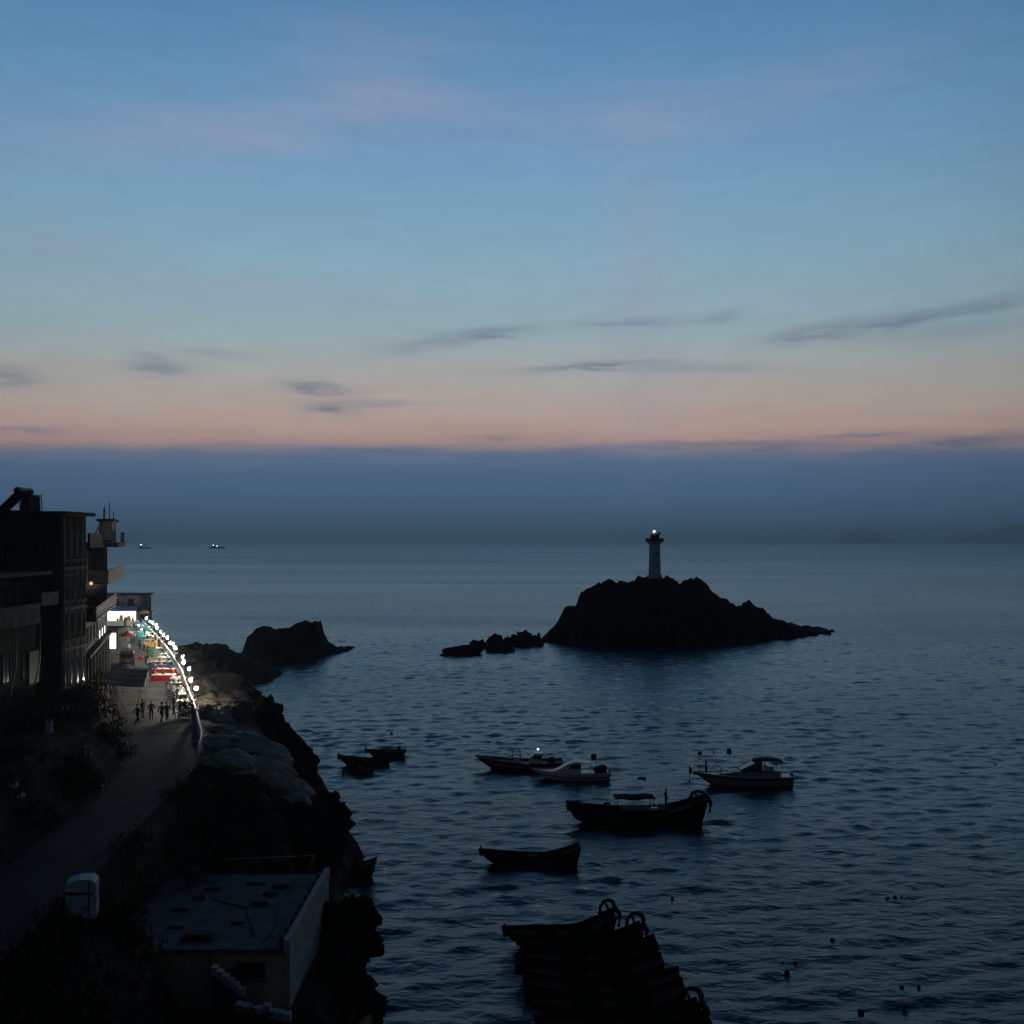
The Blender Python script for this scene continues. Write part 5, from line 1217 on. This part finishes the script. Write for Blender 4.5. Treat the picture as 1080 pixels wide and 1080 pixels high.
# parasols
def parasol(px, py, Y, r, m, label):
    p_ = at(px, py, Y); o = thing('parasol', label, 'parasol', (p_.x, p_.y, RZ)); hgt = p_.z - RZ
    mb = MB(); mb.lathe([(r, hgt - .25), (r * .97, hgt - .22), (r * .5, hgt + .12), (.05, hgt + .35), (.04, hgt + .42)], 8); mb.build('canopy', m, o)
    mb = MB(); mb.tube([(0, 0, 0), (0, 0, hgt)], .03, 6); mb.build('pole', M_steel, o); mb = MB(); mb.lathe([(.3, 0), (.3, .08), (.05, .12)], 10); mb.build('base', M_concd, o)
parasol(135, 669, 152, 1.1, M_red, 'red parasol before the lit shop'); parasol(127.5, 666.5, 154, 1.6, M_navy, 'dark parasol left of the red one'); 
parasol(152.5, 645, 192, 1.2, M_orange, 'orange parasol by the farthest lamp')
# navy awning beside the guesthouse
aw = thing('awning', 'large dark navy awning over the left side of the street', 'awning', (-38.2, 101.5, RZ), ang - PI / 2)
mb = MB()
for i in range(10):
    for j in range(4):
        def A(i, j): return (-1.8 + 3.6 * j / 4, -6.5 + 13 * i / 10, 2.9 - .5 * j / 4 - .1 * math.sin(j / 4 * PI) + .05 * math.sin(i * 2.1))
        q = [A(i, j), A(i, j + 1), A(i + 1, j + 1), A(i + 1, j)]; mb.quad(*q); mb.quad(*[(a_, b_, c_ - .05) for a_, b_, c_ in q[::-1]])
mb.build('canvas', M_navy, aw)
for (u, v_, zt) in ((-1.7, -6.3, 2.8), (1.75, -6.3, 2.3), (-1.7, 0, 2.8), (1.75, 0, 2.3), (-1.7, 6.3, 2.8), (1.75, 6.3, 2.3)): mb = MB(); mb.tube([(u, v_, 0), (u, v_, zt)], .045, 6); mb.build('post', M_steel, aw)
x, y = gp(150, 742, 12)
sg = thing('signboard', 'pale blank signboard standing under the near end of the navy awning', 'sign', (x, y, RZ), .2)
mb = MB(); mb.box(-.42, -.05, .55, .42, 0, 1.35); mb.build('panel', M_gel, sg)
for u in (-.35, .35): mb = MB(); mb.tube([(u, 0.03, 0), (u, 0.03, 1.3)], .03, 6); mb.build('post', M_dsteel, sg)
# black van parked on the left
x, y = gp(134, 703, 12)
vn = thing('parked_van', 'black van parked on the left side of the lit street', 'van', (x, y, RZ), .34)
mb = MB(); loft_cabin(mb, [[(-.9, y_, .35), (-.92, y_, 1.0), (-.80, y_, zt), (.80, y_, zt), (.92, y_, 1.0), (.9, y_, .35)] for y_, zt in ((0, 1.75), (.3, 1.95), (3.2, 1.95), (3.9, 1.25), (4.7, 1.05))]); mb.build('body', M_dsteel, vn)
mb = MB(); mb.box(-.68, -.03, 1.1, .68, .03, 1.62); mb.build('rear_window', M_glass, vn)
for s in (1, -1):
    mb = MB(); mb.box(min(s * .84, s * .935), .6, 1.1, max(s * .84, s * .935), 3.0, 1.6); mb.build('side_window', M_glass, vn)
    mb = MB(); mb.box(s * .75 - .1, -.03, .75, s * .75 + .1, .01, 1.02); mb.build('tail_light', M_red, vn)
    for y_ in (.9, 3.8):
        mb = MB(); mb.tube([(s * .72, y_, .34), (s * .93, y_, .34)], .34, 16); wh_ = mb.build('wheel', M_rubber, vn); mb = MB(); mb.tube([(s * .92, y_, .34), (s * .945, y_, .34)], .2, 12); mb.build('rim', M_steel, wh_)
mb = MB(); mb.box(-.9, -.1, .35, .9, 0.02, .6, .03); mb.build('bumper', M_rubber, vn); mb = MB(); mb.box(-.25, -.13, .62, .25, -.0, .74); mb.build('number_plate', M_gel, vn)
# red cooler by the van, green umbrella-less crates
for (px, py, m, sz, lab, cat) in [(149, 695, M_red, .8, 'red crate standing in the street right of the black van', 'crate'), (160.5, 693, M_green, .9, 'tall stack of green crates left of the blue-skirted stall', 'crate'), (157.5, 689, M_green, .7, 'shorter stack of green crates behind the tall one', 'crate')]:
    x, y = gp(px, py, 12); o = thing('crate', lab, cat, (x, y, RZ), .2)
    for k in range(1 if m is M_red else (4 if sz > .8 else 3)):
        mb = MB(); mb.box(-.4 * sz, -.3, .36 * k, .4 * sz, .3, .36 * k + .33, .02); mb.box(-.43 * sz, -.33, .36 * k + .28, .43 * sz, .33, .36 * k + .345); mb.build('box', m, o)
# stools
stool = None
def place_stool(x, y, lab, grp):
    global stool
    if stool is None:
        stool = thing('stool', lab, 'stool', (x, y, RZ), 0, grp)
        mb = MB(); mb.box(-.17, -.17, .40, .17, .17, .45); mb.build('seat', M_dark, stool)
        for sx_ in (-1, 1):
            for sy_ in (-1, 1): mb = MB(); mb.tube([(sx_ * .17, sy_ * .17, 0), (sx_ * .13, sy_ * .13, .40)], .022, 6); mb.build('leg', M_dark, stool)
    else: dup(stool, (x, y, RZ), random.random(), lab, grp)
seats = []
for (px, py, wd, lab) in wt[:6]:
    x, y = gp(px, py, RZ + .78)
    for (a, b) in ((-.45, -.95), (.45, -.95), (-.45, .95), (.45, .95), (-wd / 2 - .45, 0)):
        place_stool(x + a, y + b, 'dark stool drawn up to a white-topped table near the dark end', 'stools at the near white tables'); seats.append((x + a, y + b, a, b))
# people: feet px/py on the street
for (px, py, pose, rz, lab, tp, lg) in [
    (154.4, 703, 'walk', .3, 'person in dark clothes walking alone in the bright street right of the van', M_dark, M_dark),
    (159.6, 759, 'stand', .4, 'tall figure in dark clothes standing between the signboard and the other walkers', M_dark, M_dark),
    (170.7, 762, 'walk', 2.9, 'person in grey clothes, left of the two walking side by side on the dim road', M_brown, M_dark),
    (176, 760.5, 'walk', 3.2, 'person in black, right of the two walking side by side on the dim road', M_dark, M_dark),
    (183.3, 753, 'stand', -.9, 'person standing just left of the nearest white table', M_dark, M_dark),
    (150.5, 757, 'stand', 1.2, 'person standing under the near corner of the navy awning', M_dark, M_dark),
    (195.5, 757, 'stand', .1, 'person standing right in front of the nearest white table', M_dark, M_brown),
    (203, 758.5, 'stand', 2.2, 'person leaning by the railing end beside the nearest table', M_dark, M_dark),
    (145, 764, 'walk', 2.6, 'person in dark clothes on the road left of the awning corner', M_dark, M_dark),
    (163.5, 692, 'stand', 1.6, 'vendor in dark clothes standing by the green crates', M_dark, M_dark),
    (150, 668, 'stand', .2, 'person in pale clothes in front of the lit shop', M_pale, M_dark),
    (141, 666, 'stand', 3.0, 'person in brown standing before the shop counter', M_brown, M_dark),
    (136, 690, 'walk', .8, 'person in pale clothes walking behind the black van', M_pale, M_brown),
    (147.5, 685, 'walk', 3.3, 'person in brown walking past the teal stalls', M_brown, M_dark),
    (156, 671, 'stand', 1.0, 'person in dark clothes standing beside the orange tables', M_dark, M_dark),
    (163.8, 682, 'stand', 2.0, 'person in brown at the near end of the orange tables', M_brown, M_dark)]:
    x, y = gp(px, py, RZ); person(pose, (x, y, RZ), rz, lab, tp, lg, random.uniform(.95, 1.05))
for (px, py, pose, rz, lab, tp, lg) in [
    (139, 676, 'stand', .6, 'person in pale clothes beside the red parasol', M_pale, M_dark), (143, 679, 'walk', .2, 'person in brown walking between the red parasol and the teal stalls', M_brown, M_dark),
    (133, 678, 'stand', 1.6, 'person standing by the glowing kiosk doorway', M_dark, M_brown), (152, 687, 'walk', 2.9, 'person in pale clothes left of the green crates', M_pale, M_dark),
    (156, 697, 'walk', 3.3, 'person in brown walking just left of the blue-skirted stall', M_brown, M_brown), (154, 664, 'stand', 2.2, 'person in dark clothes under the orange parasol', M_dark, M_dark),
    (146, 664, 'stand', .4, 'person in brown, second from the right in front of the shop counter', M_brown, M_dark), (132, 663, 'stand', .2, 'person in black at the left end of the shop counter', M_dark, M_dark),
    (160, 666, 'stand', 1.2, 'person by the rail at the far end of the orange tables', M_dark, M_brown), (169, 673.5, 'stand', 4.4, 'person leaning on the rail beside the orange tables', M_brown, M_dark),
    (174, 687, 'stand', 4.2, 'person by the rail behind the white tables near the crates', M_dark, M_dark), (186, 705, 'stand', 4.5, 'person between the red-skirted stall and the railing', M_dark, M_dark),
    (163, 716, 'stand', 1.7, 'person standing at the left corner of the red-skirted stall', M_dark, M_dark), (158, 707, 'walk', .3, 'person in pale clothes walking left of the red-skirted stalls', M_pale, M_dark),
    (187, 741, 'stand', 4.6, 'person between the second and third white tables', M_dark, M_dark), (190, 757, 'walk', 2.8, 'person in brown just left of the one before the nearest white table', M_brown, M_dark)]:
    x, y = gp(px, py, RZ); person(pose, (x, y, RZ), rz, lab, tp, lg, random.uniform(.93, 1.06))
for k, si in enumerate((0, 6, 8, 12, 15, 19, 22, 26)):
    x, y, a, b = seats[si]; rz = math.atan2(a, -b) if True else 0
    face = math.atan2(-a, b) 
    lab = ['seated person at the nearest white table', 'seated person on the camera side of the second white table', 'seated person behind the second white table', 'seated person on the near side of the third white table', 'seated person at the near left of the fourth white table', 'seated person at the left end of the fourth white table', 'seated person behind the fifth white table', 'seated person on the near side of the sixth white table'][k]
    person('sit', (x, y, RZ), math.atan2(-a, b) + PI if False else math.atan2(a, -b) + PI, lab, random.choice([M_dark, M_brown, M_pale]), M_dark)
for k, (px, py, lab) in enumerate([(158.5, 674, 'seated person left of the middle orange table'), (164.5, 674.5, 'seated person between two orange tables by the rail'), (161.5, 671, 'seated person at the far orange table'), (167.5, 679, 'seated person at the near end of the orange group by the rail'), (155.5, 674.5, 'seated person at the street side orange table')]):
    x, y = gp(px, py, RZ + .45); place_stool(x, y, 'dark stool among the orange tables', 'stools at the orange tables'); person('sit', (x, y, RZ), random.random() * 6, lab, random.choice([M_dark, M_brown]), M_dark)

# small pale things on the dark bank
for (px, py, lab) in [(66, 781, 'left one of the pale posts just right of the white meter box'), (71, 781, 'right one of the pale posts just right of the white meter box'), (90, 800, 'left post of the middle pale pair on the dark bank'), (95.5, 798, 'right post of the middle pale pair on the dark bank'), (108, 812, 'lower pale post of the pair nearest the road'), (112.5, 807, 'upper pale post of the pair nearest the road')]:
    x, y = gp(px, py, 13.4); z = float(terrain(np.array([x]), np.array([y]))[0])
    o = thing('marker_post', lab, 'post', (x, y, z), 0, 'pale posts on the dark bank')
    mb = MB(); mb.lathe([(.07, -.5), (.07, .55), (.05, .62)], 10); mb.build('shaft', M_white, o); mb = MB(); mb.lathe([(.075, .32), (.075, .42)], 10); mb.build('band', M_red, o)
x, y = gp(52, 780, 14.8); z = float(terrain(np.array([x]), np.array([y]))[0])
o = thing('meter_box', 'small white meter box on the dark bank below the tall block', 'box', (x, y, z)); mb = MB(); mb.box(-.2, -.15, .0, .2, .15, .8, .01); mb.build('cabinet', M_gelw, o); mb = MB(); mb.box(-.25, -.2, .8, .25, .2, .86); mb.build('cap', M_conc, o)
for (px, py, lab) in [(13, 815, 'upper pale rounded stone at the left edge of the bank'), (21, 826, 'lower pale rounded stone at the left edge of the bank')]:
    p = at(px, py, 57); z = float(terrain(np.array([p.x]), np.array([p.y]))[0])
    o = bpy.data.objects.new('stone', boulder_mesh('stone', 300 + px, M_white, 3, .8, .25)); col.objects.link(o); o.location = (p.x, p.y, z + .15); o.scale = (.3, .26, .28); tag(o, lab, 'stone')
hb = thing('bank_handrail', 'short pale handrail sloping down the bank under the navy awning', 'railing', (0, 0, 0))
a = at(123, 732, 101); b = at(134, 751, 93); mb = MB(); mb.tube([a, b], .05, 6); mb.build('rail', M_conc, hb)
for q in (a, (a + b) / 2, b): mb = MB(); mb.tube([(q.x, q.y, q.z - 2), (q.x, q.y, q.z)], .035, 6); mb.build('post', M_conc, hb)

# ------------------------------------------------------------------ haze
HAZE = 1.15e-4
if HAZE:
    mb = MB(); hx = FAR + 300; mb.box(-hx, -hx, -6, hx, hx, 430)
    m = bpy.data.materials.new('haze_air'); m.use_nodes = True; t = m.node_tree; t.nodes.remove(t.nodes['Principled BSDF'])
    pv = t.nodes.new('ShaderNodeVolumePrincipled'); pv.inputs['Color'].default_value = (.60, .84, 1.0, 1); pv.inputs['Density'].default_value = HAZE; pv.inputs['Anisotropy'].default_value = 0.72
    t.links.new(pv.outputs[0], t.nodes['Material Output'].inputs['Volume'])
    tag(mb.build('haze', m), kind='stuff')
cy_ = scene.cycles; cy_.max_bounces = 5; cy_.diffuse_bounces = 2; cy_.glossy_bounces = 3; cy_.transmission_bounces = 2; cy_.volume_bounces = 0; cy_.use_light_tree = True
cy_.caustics_reflective = False
print('objects', len(bpy.data.objects))
